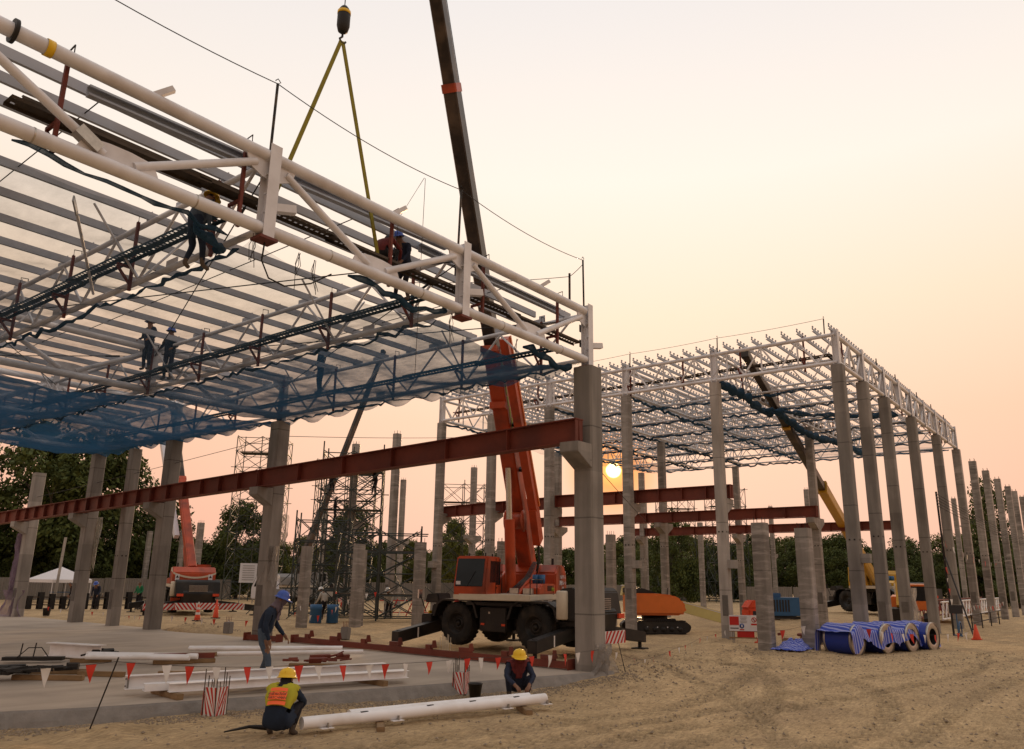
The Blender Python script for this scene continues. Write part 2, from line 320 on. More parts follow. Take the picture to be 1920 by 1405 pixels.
def text_obj(name, parent, s, size, m, Mw, thick=.004, align='CENTER'):
    cu = bpy.data.curves.new(name, 'FONT'); cu.body = s; cu.size = size; cu.align_x = align; cu.align_y = 'CENTER'; cu.extrude = thick
    t = bpy.data.objects.new(name, cu); C.objects.link(t)
    dg = bpy.context.evaluated_depsgraph_get(); me = bpy.data.meshes.new_from_object(t.evaluated_get(dg)); bpy.data.objects.remove(t)
    me.materials.clear()
    return obj(name, me, m, parent, Mw)
def face_m(o, xdir, ydir):
    x = Vector(xdir).normalized(); y = Vector(ydir).normalized(); z = x.cross(y).normalized(); y = z.cross(x)
    return Matrix(((x.x, y.x, z.x, o[0]), (x.y, y.y, z.y, o[1]), (x.z, y.z, z.z, o[2]), (0, 0, 0, 1)))
def nth(i):
    return ORD[i] if i < 13 else ['fourteenth', 'fifteenth', 'sixteenth', 'seventeenth', 'eighteenth', 'nineteenth', 'twentieth'][i-13] if i < 20 else '%s%s' % ('twenty' if i < 30 else 'thirty', '-'+ORD[i % 10]) if (i+1) % 10 else 'thirtieth'
ORD = ['first', 'second', 'third', 'fourth', 'fifth', 'sixth', 'seventh', 'eighth', 'ninth', 'tenth', 'eleventh', 'twelfth', 'thirteenth']
# ================================================================ GROUND
def vnoise(x, y, seed=0):
    xi = np.floor(x).astype(np.int64); yi = np.floor(y).astype(np.int64); xf = x-xi; yf = y-yi
    def h(a, b):
        n = (a*374761393 + b*668265263 + seed*974711) & 0x7fffffff
        n = ((n ^ (n >> 13))*1274126177) & 0x7fffffff
        return ((n ^ (n >> 16)) & 0xffff)/65535.0
    u = xf*xf*(3-2*xf); v = yf*yf*(3-2*yf)
    return (h(xi, yi)*(1-u)+h(xi+1, yi)*u)*(1-v)+(h(xi, yi+1)*(1-u)+h(xi+1, yi+1)*u)*v - .5
FRONT = [(-30, 24.2), (-8, 18.4), (5.4, 14.2), (6.5, 13.66), (8.3, 13.06), (10.14, 12.42), (12.05, 11.9), (14.0, 11.3), (17.35, 10.45)]   # front edge of the slab
fx = np.array([p[0] for p in FRONT]); fy = np.array([p[1] for p in FRONT])
def sstep(t): t = np.clip(t, 0, 1); return t*t*(3-2*t)
def base_z(x, y):
    edge = np.interp(x, fx, fy)
    front = sstep((edge + .8 - y)/1.2)*sstep((21-x)/7)
    under = sstep((y-edge-.25)/.4)*sstep((17.1-x)/.3)*sstep((51-y)/.5)*(y > edge)
    return -.045 - .155*front - .2*under
TRACKS = [[(9.54, 7.41), (11.05, 7.14), (14.21, 6.75), (17.2, 6.18), (22.92, 5.21), (29.78, 3.41)],
          [(23.0, 13.25), (21.7, 9.98), (19.62, 7.67), (16.98, 6.41), (13.66, 5.65), (10.52, 5.51), (7.5, 5.6)],
          [(21.51, 11.18), (21.05, 7.53), (19.59, 5.58), (17.2, 4.29), (14.62, 3.88), (11.71, 4.11), (8.5, 4.7)],
          [(11.78, 3.34), (15.64, 3.19), (19.82, 3.0), (25.7, 2.6)], [(12.5, 2.2), (20.82, 1.9), (30, 1.0)], [(8.8, 6.7), (11.4, 6.4), (15, 5.9), (19, 4.6), (24, 3.9), (31, 4.6)], [(9.2, 3.2), (13, 4.9), (16, 6.9), (18.4, 9.3), (21, 12)],
          [(5.5, 9.4), (7.86, 8.63), (9.54, 8.3), (12.11, 7.7), (16.56, 7.4), (22, 8.6), (27, 11)],
          [(18, 22), (21, 27), (24, 33), (26, 40)], [(19.4, 21), (22.4, 26), (25.4, 32), (27.6, 40)], [(22, 11.9), (27, 13.2), (36, 12)], [(21.4, 9.4), (27, 11.3), (37, 10.2)]]
def smooth_poly(P, step):
    P = np.array(P, float); out = []
    for i in range(len(P)-1):
        p0, p1, p2, p3 = P[max(i-1, 0)], P[i], P[i+1], P[min(i+2, len(P)-1)]
        n = max(2, int(np.linalg.norm(p2-p1)/step))
        for k in range(n):
            t = k/n; out.append(.5*((2*p1)+(-p0+p2)*t+(2*p0-5*p1+4*p2-p3)*t*t+(-p0+3*p1-3*p2+p3)*t**3))
    return np.array(out)
def ground_z(x, y, tracks=True):
    x = np.asarray(x, float); y = np.asarray(y, float)
    z = base_z(x, y)
    rough = np.interp(np.hypot(x-12, y-6), [0, 60, 120], [1, 1, .4])
    z = z + rough*(.09*vnoise(x*.35, y*.35, 1) + .045*vnoise(x*1.1, y*1.1, 2) + .028*vnoise(x*3.1, y*3.1, 3) + .016*vnoise(x*8, y*8, 4))
    # low spoil bank in front of the far right columns
    z = z + .42*np.exp(-((x-46)/9)**2 - ((y-3.6-.05*(x-40))/1.5)**2)
    # heaps round the column feet
    for hx, hy, hr, hh in ((18.6, 10.1, .8, .16), (17.9, 29.4, 1.0, .35), (26.6, 9.2, 1.2, .14), (30.4, 13.6, .9, .1), (18.4, 26.0, .7, .14), (4.4, 11.7, .7, .14), (6.2, 12.4, .6, .09)):
        z = z + hh*np.exp(-((x-hx)**2+(y-hy)**2)/hr**2)*(1+.8*vnoise(x*5, y*5, 9))
    return z
def axis_lines(lo, a, b, hi, fine):
    mid = list(np.arange(a, b, fine)); l = [a]; s = fine
    while l[-1] > lo: s *= 1.07; l.append(l[-1]-s)
    h = [b]; s = fine
    while h[-1] < hi: s *= 1.07; h.append(h[-1]+s)
    return np.array(l[:0:-1]+mid+h)
gx = axis_lines(-900, 3.0, 24, 1400, .062); gy = axis_lines(-900, .5, 13.5, 1400, .062)
X, Y = np.meshgrid(gx, gy, indexing='ij'); Z = ground_z(X, Y)
ii, jj = np.searchsorted(gx, 60), np.searchsorted(gy, 60)
fine = (X > -2) & (X < 45) & (Y > -2) & (Y < 45)
TR = np.zeros_like(Z)
for k, tr in enumerate(TRACKS):
    S = smooth_poly(tr, .05); arc = np.r_[0, np.cumsum(np.linalg.norm(np.diff(S, axis=0), axis=1))]
    lo = S.min(0)-.7; hi = S.max(0)+.7
    idx = np.argwhere(fine & (X > lo[0]) & (X < hi[0]) & (Y > lo[1]) & (Y < hi[1]))
    P = np.stack([X[idx[:, 0], idx[:, 1]], Y[idx[:, 0], idx[:, 1]]], 1)
    best = np.full(len(P), 9.); ba = np.zeros(len(P)); bs = np.zeros(len(P))
    T = np.gradient(S, axis=0); T /= np.linalg.norm(T, axis=1)[:, None]
    for q in range(0, len(S), 2):
        dv = P-S[q]; dd = (dv**2).sum(1); m_ = dd < best
        best[m_] = dd[m_]; ba[m_] = arc[q]+(dv[m_]@T[q]); bs[m_] = dv[m_]@np.array([-T[q][1], T[q][0]])
    half = .19; d = np.abs(bs); inside = np.clip((half+.06-d)/.06, 0, 1)*(best < 1)
    wear = .55+.9*vnoise(P[:, 0]*.5, P[:, 1]*.5, 20+k)
    tread = np.clip(np.sin(2*math.pi*(ba+.5*d*np.sign(bs))/.22)*2.6+.5, 0, 1)
    TR[idx[:, 0], idx[:, 1]] = np.maximum(TR[idx[:, 0], idx[:, 1]], inside*(.10+.90*(1-tread))*np.clip(wear*1.5, 0, 1))  # tread hollows darkened: shade put into the soil colour, beside compaction wear
    dz = inside*(-.035+.055*tread*np.clip(wear, 0, 1)) + .022*np.exp(-((d-half-.09)/.07)**2)*(best < 1)
    Z[idx[:, 0], idx[:, 1]] += dz*np.clip(wear+.3, .3, 1)
nx, ny = X.shape
V = np.stack([X.ravel(), Y.ravel(), Z.ravel()], 1)
a = (np.arange(nx-1)[:, None]*ny+np.arange(ny-1)[None]).ravel(); F = np.stack([a, a+ny, a+ny+1, a+1], 1)
me = bpy.data.meshes.new('ground'); me.vertices.add(len(V)); me.vertices.foreach_set('co', V.astype(np.float32).ravel())
me.loops.add(F.size); me.loops.foreach_set('vertex_index', F.ravel().astype(np.int32)); me.polygons.add(len(F))
me.polygons.foreach_set('loop_start', np.arange(0, F.size, 4, dtype=np.int32)); me.polygons.foreach_set('loop_total', np.full(len(F), 4, dtype=np.int32))
me.polygons.foreach_set('use_smooth', np.ones(len(F), bool)); me.update(calc_edges=True)
at_ = me.attributes.new('wheel_wear_shade', 'FLOAT', 'POINT'); at_.data.foreach_set('value', TR.ravel().astype(np.float32))
SOIL = mat('dry_soil', (.58, .415, .235), .95, var=.3, scale=1.7, col2=(.40, .28, .152), bump=1.0, bscale=9, dirt=(.33, .235, .14), dscale=.45, damt=.6, spec=.15, detail=9)
def soil_extra(m):
    n = m.node_tree.nodes; l = m.node_tree.links; b = n['Principled BSDF']; geo = n.new('ShaderNodeNewGeometry')
    # fine clods and grit: darker crumbs, paler dust
    vo = n.new('ShaderNodeTexVoronoi'); vo.inputs['Scale'].default_value = 17; vo.inputs['Randomness'].default_value = 1
    nz = n.new('ShaderNodeTexNoise'); nz.inputs['Scale'].default_value = 9; nz.inputs['Detail'].default_value = 8; nz.inputs['Roughness'].default_value = .75
    mp = n.new('ShaderNodeMapping'); mp.inputs['Rotation'].default_value = (0, 0, R(-35)); mp.inputs['Scale'].default_value = (.7, 2.2, 1)
    l.new(geo.outputs['Position'], vo.inputs['Vector']); l.new(geo.outputs['Position'], mp.inputs[0]); l.new(mp.outputs[0], nz.inputs['Vector'])
    r1 = n.new('ShaderNodeMapRange'); l.new(nz.outputs[0], r1.inputs[0]); r1.inputs[1].default_value = .36; r1.inputs[2].default_value = .66; r1.inputs[3].default_value = .62; r1.inputs[4].default_value = 1.22
    wa = n.new('ShaderNodeAttribute'); wa.attribute_name = 'wheel_wear_shade'
    r2 = n.new('ShaderNodeMapRange'); l.new(wa.outputs['Fac'], r2.inputs[0]); r2.inputs[3].default_value = 1; r2.inputs[4].default_value = .66  # worn ruts and the painted shade of the tread
    mu = n.new('ShaderNodeMath'); mu.operation = 'MULTIPLY'; l.new(r1.outputs[0], mu.inputs[0]); l.new(r2.outputs[0], mu.inputs[1])
    src = b.inputs['Base Color'].links[0].from_socket
    sc = n.new('ShaderNodeVectorMath'); sc.operation = 'SCALE'; l.new(src, sc.inputs[0]); l.new(mu.outputs[0], sc.inputs['Scale']); l.new(sc.outputs[0], b.inputs['Base Color'])
    bp0 = b.inputs['Normal'].links[0].from_node; bp0.inputs['Distance'].default_value = .05
    bp = n.new('ShaderNodeBump'); bp.inputs['Strength'].default_value = .8; bp.inputs['Distance'].default_value = .03; l.new(nz.outputs[0], bp.inputs['Height']); l.new(bp0.outputs[0], bp.inputs['Normal']); l.new(bp.outputs[0], b.inputs['Normal'])
soil_extra(SOIL)
ground = obj('ground', me, SOIL); tag(ground, kind='structure')
def gz(x, y): return float(ground_z(np.array([x]), np.array([y]))[0])

# concrete slab: top sheet and the rough mortar skirt along its front
SLABM = mat('slab_concrete', (.46, .375, .295), .7, var=.30, scale=.8, bump=.12, bscale=18, dirt=(.27, .22, .175), dscale=.4, damt=.75, stretch=(.35, 1.6, 1), spec=.35)
SKIRT = mat('rough_mortar', (.26, .232, .205), .95, var=.3, scale=4, bump=.5, bscale=30)
edge = [(x, y) for x, y in FRONT]; E2 = []
for i in range(len(edge)-1):
    for k in range(10):
        t = k/10; E2.append((edge[i][0]*(1-t)+edge[i+1][0]*t, edge[i][1]*(1-t)+edge[i+1][1]*t + rng.uniform(-.02, .02)))
E2.append(edge[-1])
v = []; f = []
for x, y in E2: v += [(x, y, 0), (x, max(y+2, 50), 0)]
n_ = len(E2)
for i in range(n_-1): f.append((2*i, 2*i+2, 2*i+3, 2*i+1))
k = len(v); v += [(17.35, 10.45, -.3), (17.35, 52.45, -.3)]; f.append((2*n_-2, k, k+1, 2*n_-1))
slab = obj('concrete_slab', mesh_py('concrete_slab', v, f), SLABM); tag(slab, kind='structure')
v = []; f = []
for i, (x, y) in enumerate(E2):
    o1, o2 = rng.uniform(.0, .03), rng.uniform(.06, .16)
    v += [(x, y-.0, -.001), (x-.02, y-.03-o1, -.03), (x-.04, y-.10-o2*.5, -.15), (x-.06, y-.16-o2, -.32)]
for i in range(n_-1):
    for q in range(3): f.append((4*i+q, 4*i+4+q, 4*i+5+q, 4*i+1+q)[::-1])
sk = obj('mortar_skirt', mesh_py('mortar_skirt', v, f), SKIRT, slab)
# thin dark crack across the slab
cr = [(5.4, 23.2), (6.4, 23.3), (7.2, 23.0), (7.5, 22.3), (8.0, 22.2), (8.6, 22.35), (9.2, 21.2), (9.7, 20.9)]
v = []; f = []
for i, (x, y) in enumerate(cr): d = .03+rng.uniform(-.008, .012); v += [(x-d*.5, y-d, .004), (x+d*.5, y+d, .004)]
for i in range(len(cr)-1): f.append((2*i, 2*i+2, 2*i+3, 2*i+1))
obj('crack', mesh_py('crack', v, f), DARK, slab)

# gravel and clods along the slab foot, round the coils
v = []; f = []
def clod(x, y, r):
    k = len(v); z = gz(x, y)
    for dx, dy, dz in ((1, 0, 0), (-.5, .85, 0), (-.5, -.85, 0), (.1, .1, .8), (.2, -.1, -.5)):
        v.append((x+dx*r*rng.uniform(.6, 1.2), y+dy*r*rng.uniform(.6, 1.2), z+dz*r*rng.uniform(.5, 1.1)+r*.2))
    for t in ((0, 1, 3), (1, 2, 3), (2, 0, 3), (1, 0, 4), (2, 1, 4), (0, 2, 4)): f.append(tuple(k+i for i in t))
for i in range(3800):
    t = rng.random(); x = 4+13.5*t; y = float(np.interp(x, fx, fy))-.22-abs(rng.gauss(0, .42)); clod(x, y, rng.choice((.012, .018, .028))*rng.uniform(.7, 1.4))
for i in range(5200): clod(rng.uniform(6, 32), rng.uniform(1.0, 12), rng.choice((.010, .014, .020, .034))*rng.uniform(.7, 1.3))
for cx, cy, s_, n__ in ((18.7, 10.0, .6, 220), (26.4, 9.5, .8, 200), (18.0, 29.2, .9, 200), (17.8, 22, 1.0, 120)):
    for i in range(n__): clod(rng.gauss(cx, s_), rng.gauss(cy, s_), rng.uniform(.015, .05))
gr = obj('gravel', mesh_py('gravel', v, f), mat('grey_gravel', (.36, .285, .205), .95, var=.45, scale=12)); tag(gr, 'loose grey stones and clods along the foot of the slab', 'gravel', kind='stuff')

# ================================================================ TREES
LEAF = []
for i, (c1, c2) in enumerate((((.105, .130, .034), (.045, .062, .018)), ((.15, .165, .04), (.075, .090, .022)), ((.080, .100, .030), (.032, .044, .015)))):
    m = mat('foliage_%s' % ('mid', 'light', 'dark')[i], c1, .7, col2=c2, scale=.6, detail=3, spec=.2); LEAF.append(m)
    b = m.node_tree.nodes['Principled BSDF']; b.inputs['Subsurface Weight'].default_value = 0
BARK = mat('bark', (.075, .055, .04), .9, var=.4, scale=4)
def crown_mesh(seed, n, h, rx, leaf, clumps, lo=.25):
    r = random.Random(seed); v = []; f = []; cl = []
    for i in range(clumps):
        t = r.random(); zz = lo*h+(1-lo)*h*t; rr = rx*(math.sin(math.pi*min(1, .18+.80*t))**.7)*r.uniform(.25, 1.0); a = r.uniform(0, 2*math.pi)
        cl.append((rr*math.cos(a), rr*math.sin(a), zz, r.uniform(.10, .2)*h*.75))
    for i in range(n):
        c = cl[r.randrange(clumps)]
        d = Vector((r.gauss(0, 1), r.gauss(0, 1), r.gauss(0, .75))).normalized()*c[3]*(r.random()**.45)
        p = Vector(c[:3])+d
        if p.z < .03*h: p.z = .03*h+r.random()*.1*h
        s = leaf*r.uniform(.6, 1.4); q = Vector((r.gauss(0, 1), r.gauss(0, 1), r.gauss(0, 1))).normalized(); e = q.orthogonal().normalized(); g2 = q.cross(e)
        k = len(v); v += [p-e*s, p-g2*s*.5, p+e*s, p+g2*s*.5]; f.append((k, k+1, k+2, k+3))
    return mesh_py('crown', v, f)
def trunk_mesh(seed, h, rad):
    r = random.Random(seed); v = []; f = []
    def limb(p, d, ln, r0, depth):
        pts = [Vector(p)]; dd = Vector(d)
        for i in range(4): dd = (dd+Vector((r.gauss(0, .12), r.gauss(0, .12), .04))).normalized(); pts.append(pts[-1]+dd*ln/4)
        k0 = len(v); n = 6
        for i, q in enumerate(pts):
            rr = r0*(1-.18*i)
            for a in range(n): v.append(q+Vector((math.cos(a*math.pi/3)*rr, math.sin(a*math.pi/3)*rr, 0)))
        for i in range(4):
            for a in range(n): b = (a+1) % n; f.append((k0+i*n+a, k0+i*n+b, k0+(i+1)*n+b, k0+(i+1)*n+a))
        if depth:
            for q in range(3): a = r.uniform(0, 6.28); limb(pts[2+q % 3], (math.cos(a)*.8, math.sin(a)*.8, .7), ln*.62, r0*.45, depth-1)
    limb((0, 0, -.2), (0, 0, 1), h*.62, rad, 2)
    return mesh_py('trunk', v, f, True)
KINDS = [(crown_mesh(11, 15000, 10, 3.6, .165, 46), trunk_mesh(1, 10, .2)), (crown_mesh(12, 16000, 10, 4.4, .165, 52, .15), trunk_mesh(2, 10, .22)),
         (crown_mesh(13, 12000, 10, 3.0, .16, 36), trunk_mesh(3, 10, .18)), (crown_mesh(14, 18000, 10, 5.2, .17, 60, .05), trunk_mesh(4, 10, .24))]
def tree(x, y, h, kind, leafm, label, group, wide=1.0, name='broadleaf_tree'):
    t = thing(name, label, 'tree', (x, y, 0), rng.uniform(0, 6.28), group)
    M = wm(t) @ Matrix.Diagonal((h/10*wide, h/10*wide, h/10, 1))
    obj('trunk', KINDS[kind][1], BARK, t, M); obj('crown', KINDS[kind][0], LEAF[leafm], t, M)
    return t
tree(30.5, 79, 14.6, 0, 0, 'tall leafy tree behind the leftmost column', 'trees at the left edge', 1.0)
tree(36.5, 79, 14.8, 1, 0, 'tall broad tree between the two left corbelled columns', 'trees at the left edge', 1.0)
tree(41.5, 80, 8.2, 2, 0, 'dark tree right of the tall trees at left', 'trees at the left edge', 1.1)
tree(24.5, 80, 8.5, 3, 2, 'low dark tree at the left edge of the picture', 'trees at the left edge')
tree(46.5, 70.5, 8.6, 3, 0, 'dark bushy tree inside the left scaffold tower', 'trees behind the scaffold', .95)
tree(57, 66, 9.4, 1, 0, 'tree standing behind the near scaffolded column', 'trees behind the scaffold', .8)
tree(73, 66, 8.5, 0, 1, 'bright green tree left of the orange crane cab', 'trees behind the scaffold', .8)
tree(74, 37.5, 8.4, 3, 0, 'rounded tree behind the orange crawler machine', 'trees behind the scaffold', .8)
def belt(az0, az1, dist, n, hmin, hmax, leafs, label, group):
    for i in range(n):
        az = R(az0+(az1-az0)*(i+rng.uniform(-.3, .3))/max(1, n-1)); d = dist*rng.uniform(.93, 1.1)
        tree(d*math.cos(az), d*math.sin(az), rng.uniform(hmin, hmax), rng.randrange(4), rng.choice(leafs), label, group, rng.uniform(1.0, 1.4))
belt(56, 78, 92, 26, 4.4, 7.0, (0, 1, 2), 'dark green tree of the belt behind the left fence', 'tree belt at left')
belt(37, 57, 165, 26, 7, 9, (1, 1, 0), 'light green far tree in the belt behind the scaffolds', 'far tree belt in the middle')
belt(3, 36, 128, 34, 5.8, 9.2, (0, 1, 0), 'dark green tree of the belt behind the right columns', 'tree belt at right')
belt(4, 30, 108, 14, 4.5, 7, (0, 2), 'low bushy tree in front of the right tree belt', 'low trees at right')
belt(57, 78, 84, 16, 3.0, 4.8, (0, 2), 'low bushy tree just behind the left fence', 'low trees at left')
tree(112, 14.5, 14, 2, 0, 'taller loose tree rising above the right belt', 'tree belt at right', .7)

# ================================================================ FENCES
def fence(p0, p1, h, pw, label):
    t = thing('sheet_fence', label, 'fence', (*p0, 0)); a = Vector((*p0, 0)); b = Vector((*p1, 0)); ln = (b-a).length; n = int(ln/pw); d = (b-a)/n
    v = []; f = []
    for i in range(17):
        x = i/16; z = .5 if i % 2 else -.5
        v += [(x, z, 0), (x, z, 1)]
    for i in range(16): f.append((2*i, 2*i+2, 2*i+3, 2*i+1))
    me = mesh_py('corrugated_sheet', v, f); rz = math.atan2(d.y, d.x)
    for i in range(n):
        p = a+d*i
        obj('sheet', me, FENCE, t, Matrix.Translation(p) @ Matrix.Rotation(rz, 4, 'Z') @ Matrix.Diagonal((pw*.995, .06, h*rng.uniform(.97, 1.03), 1)))
        if i % 2 == 0: bar('post', t, p+Vector((0, .07, 0)), p+Vector((0, .07, h)), 'box', .07, .07, GREY)
    return t
fence((12, 78), (44, 67.5), 1.75, 1.5, 'grey corrugated sheet fence behind the white tent')
fence((53, 60), (95, 44), 1.7, 2.0, 'grey sheet fence beyond the scaffolds')
fence((84, 34), (110, 20), 1.8, 2.0, 'grey sheet fence beyond the orange crawler')

# ================================================================ COLUMNS
PATCH = mat('dark_repair_mortar', (.15, .135, .12), .9, var=.3, scale=6)
def shaft(name, parent, x, y, z0, z1, s, m, fr=None):
    return bar(name, parent, (x, y, z0), (x, y, z1), 'oct', s, s, m)
def corbel(parent, x, y, z, s, side, m, out=.62, hh=.62, wdt=None):
    """bracket with sloping soffit; side = unit vector out of the column"""
    a = math.atan2(side[1], side[0]); fr = Matrix.Translation((x, y, z)) @ Matrix.Rotation(a, 4, 'Z'); wv = (wdt or s)*.98/2
    return prism('corbel', parent, [(s/2-.03, 0), (s/2+out, 0), (s/2+out, -hh*.42), (s/2-.03, -hh)], -wv, wv, m, fr, .012)
def column(x, y, h, s, m, label, group, corbels=(), pins=True, blocks=(), z0=-.15, lifts=True):
    t = thing('concrete_column', label, 'column', (x, y, 0), 0, group)
    shaft('shaft', t, x, y, z0, h, s, m)
    for side, z in corbels: corbel(t, x, y, z, s, side, m)
    for side, z in blocks:
        box('block', t, (x+side[0]*(s/2+.13), y+side[1]*(s/2+.13), z-.1), (.3, .36, .32), m)
    if h > 7:
        for k in range(0 if s > .45 else 1):                                   # cast-in lifting sockets
            z = h*(.38+.2*k)+rng.uniform(-.3, .3)
            for dx in (-.2, .2): box('socket', t, (x+dx*s, y-s/2-.002, z), (.06, .008, .06), DARK); box('socket', t, (x-s/2-.002, y+dx*s, z), (.008, .06, .06), DARK)
        if rng.random() < .7: box('wet_patch', t, (x-s/2-.003, y+rng.uniform(-.04, .04), rng.uniform(.9, 1.6)), (.006, s*.62, rng.uniform(.4, .8)), PATCH)
    if pins:
        for dx in (-.3, .3):
            for dy in (-.3, .3): tube('rebar', t, (x+dx*s, y+dy*s, h-.02), (x+dx*s, y+dy*s, h+.18), .022, DARK, n=6)
    return t
LEFT, RIGHT, TOW = (-1, 0), (1, 0), (0, -1)
HC = 7.49
def gird_z(y): return 5.42-(y-10.73)*.0258
g0 = 'corbelled columns carrying the left red girder'
C0 = column(17.02, 10.88, HC, .56, CONC, 'big near concrete column at the corner of the left roof', g0, [(LEFT, gird_z(10.88))], False)
C1 = column(17.02, 24.04, HC, .52, CONC, 'corbelled column behind the worker in blue helmet', g0, [(LEFT, gird_z(24.04))], False)
C2 = column(17.02, 31.27, HC, .52, CONC, 'corbelled column hiding part of the left orange crane', g0, [(LEFT, gird_z(31.27))], False)
C3 = column(17.02, 37.88, HC, .5, CONC, 'corbelled column right of the white tent', g0, [(LEFT, gird_z(37.88))], False)
C4 = column(17.02, 44.2, 7.05, .5, CONC2, 'leftmost corbelled column with lilac netting round its foot', g0, [(LEFT, gird_z(44.2))], False)
column(17.02, 34.47, 7.43, .42, CONC, 'slim column without bracket between two corbelled ones at left', None, (), False)
for x, y, h, lab in ((32, 53.7, 5.8, 'short grey column right of the left orange crane'), (38, 72.2, 6.0, 'distant short column behind the corbelled one at left'), (39.9, 69.8, 6.1, 'far short column just left of the left crane boom')):
    column(x, y, h, .4, WRAP, lab, 'short distant columns at left')
HD = 10.17; gE = 'tall columns under the near left edge of the right roof'; EY = [8.221, 13.18, 17.434, 21.666, 25.229, 28.721]; DX = [30.47, 33.817, 37.257, 42.449, 48.404, 54.291, 60.033, 65.455, 71.03, 76.8, 80.9, 86.3]
elab = [None, 'tall column left of the red and white safety sign', 'tall column just right of the setting sun', 'tall column behind the big near column, at its left', 'tall column rising behind the orange crane cab', 'tall column at the far left end of the right roof']
for i in range(1, 6):
    column(30.47, EY[i], HD, .38, WRAP if i != 1 else CONC2, elab[i], gE, [(RIGHT, 5.4)], False, [(TOW, 2.9)] if i in (1, 2) else [(LEFT, 2.9)] if i == 5 else ())
gD = 'long row of tall columns at right'
for i, x in enumerate(DX):
    lab = 'corner column of the right roof, nearest in the long right row' if i == 0 else '%s column from the roof corner in the long right row' % ORD[i]
    column(x, 8.221, HD, .43, CONC if i < 5 else WRAP, lab, gD, (), i > 5, [(TOW, 3.1)] if i == 0 else ())
gF = 'tall columns standing further back'
column(42.3, 13.2, HD, .38, WRAP, 'tall back column in front of the yellow crane boom', gF, [(LEFT, 5.4), (RIGHT, 5.4)], False)
column(42.1, 21.8, HD, .38, WRAP, 'tall back column with double bracket above the orange crawler', gF, [(LEFT, 5.4), (RIGHT, 5.4)], False)
column(41.9, 29.1, HD, .38, WRAP, 'back column close behind the boom of the near crane', gF, [(RIGHT, 5.4), (LEFT, 5.4)], False)
column(44.5, 38.5, HD, .38, WRAP, 'tall back column with double bracket left of the orange crane boom', gF, [(LEFT, 5.2), (RIGHT, 5.2)])
column(54.1, 22.2, HD, .38, WRAP, 'back column with double bracket behind the stub near the sign', gF, [(LEFT, 5.4), (RIGHT, 5.4)], False)
column(53.6, 29.5, HD, .38, WRAP, 'back column right of the sun, left of the crawler', gF, [(LEFT, 5.4)], False)
column(66, 36.1, 9.4, .38, WRAP, 'distant column beside another right of the sun', gF, ())
column(70.8, 22.7, HD, .38, WRAP, 'distant slim column left of the yellow crane boom', gF, ())
column(84.7, 31.1, HD, .4, WRAP, 'very distant column between the two short stubs', gF, [(RIGHT, 5.2)])
column(64, 29.7, 7.1, .38, WRAP, 'distant column with scaffold either side', gF, ())
column(85, 13.6, HD, .4, WRAP, 'distant column glimpsed between the right row columns', gF, [(RIGHT, 5.2)])
column(31.4, 33.1, HD, .38, WRAP, 'tall free column right of the climbed scaffold tower', gF, ())
column(32.5, 37.9, HD, .38, WRAP, 'tall column inside the climbed scaffold tower', gF, [(RIGHT, 5.4)])
column(47.0, 48.5, HD, .38, WRAP, 'slim tall column with double bracket beside the scaffold stair', gF, [(LEFT, 5.2), (RIGHT, 5.2)])
column(45.9, 57.1, HD, .38, WRAP, 'tall column beside the dark crane boom', gF, ())
gS = 'short concrete column stubs'
for x, y, h, s, lab in ((22.7, 29.3, 3.4, .38, 'short stub just right of the blue-helmeted worker'), (24.5, 27.9, 3.55, .4, 'short stub in front of the middle scaffold'), (25.7, 29.1, 3.35, .4, 'darker stub half hidden behind another in the middle'),
                        (25.35, 24.9, 3.62, .4, 'short stub with rebar left of the orange crane'), (26.4, 10.1, 4.05, .46, 'stub between the safety sign and the blue tarp heap'), (27.4, 9.0, 3.9, .46, 'stub between the tarp heap and the blue coils'),
                        (34, 27.3, 4.1, .4, 'stub seen behind the roof of the orange crane cab'), (35.5, 21.4, 4.4, .4, 'stub just right of the big near column')):
    column(x, y, h, s, WRAP, lab, gS)

# torn plastic and netting hanging on columns
def rag(name, label, x, y, z, w_, h_, m, dirx, seed, cat='plastic sheet', folds=.08, taper=.2):
    r = random.Random(seed); nx_, nz_ = 8, 14; v = []; f = []
    dx, dy = dirx
    for j in range(nz_+1):
        t = j/nz_; ww = w_*(1-taper*t if taper > 0 else 1+abs(taper)*t)*(1+.25*math.sin(5*t+seed))
        for i in range(nx_+1):
            s_ = (i/nx_-.5)*ww; o_ = folds*math.sin(i*1.9+j*.35+seed)+r.uniform(-.02, .02)
            v.append((x+dx*s_+dy*o_+r.uniform(-.02, .02), y+dy*s_-dx*o_, z-h_*t*(1+.12*math.sin(i*2.2+seed))))
    for j in range(nz_):
        for i in range(nx_): k = j*(nx_+1)+i; f.append((k, k+1, k+nx_+2, k+nx_+1))
    return tag(obj(name, mesh_py(name, v, f, True), m), label, cat)
rag('plastic_rag', 'torn clear plastic hanging from the column behind the blue-helmeted worker', 16.93, 23.72, 3.1, .35, 1.25, PLASTIC, (.5, -.8), 3, folds=.1, taper=-1.0)
rag('plastic_rag', 'torn white plastic strip high on the column behind the blue-helmeted worker', 17.35, 23.76, 4.2, .3, 1.0, PLASTIC, (1, 0), 5, folds=.06)
rag('plastic_rag', 'pale plastic strip down the side of the column right of the tent', 17.3, 37.6, 4.6, .25, 2.3, PLASTIC, (.8, -.6), 7)
rag('lilac_netting', 'lilac netting bunched round the foot of the leftmost column', 16.74, 44.3, 1.25, 1.0, 1.5, LILAC, (.5, -.85), 9, 'netting', .16, -.5)
rag('lilac_netting', 'lilac netting strip hanging down the leftmost column', 16.72, 44.55, 4.0, .3, 2.8, LILAC, (.2, .9), 11, 'netting', .14, 0)
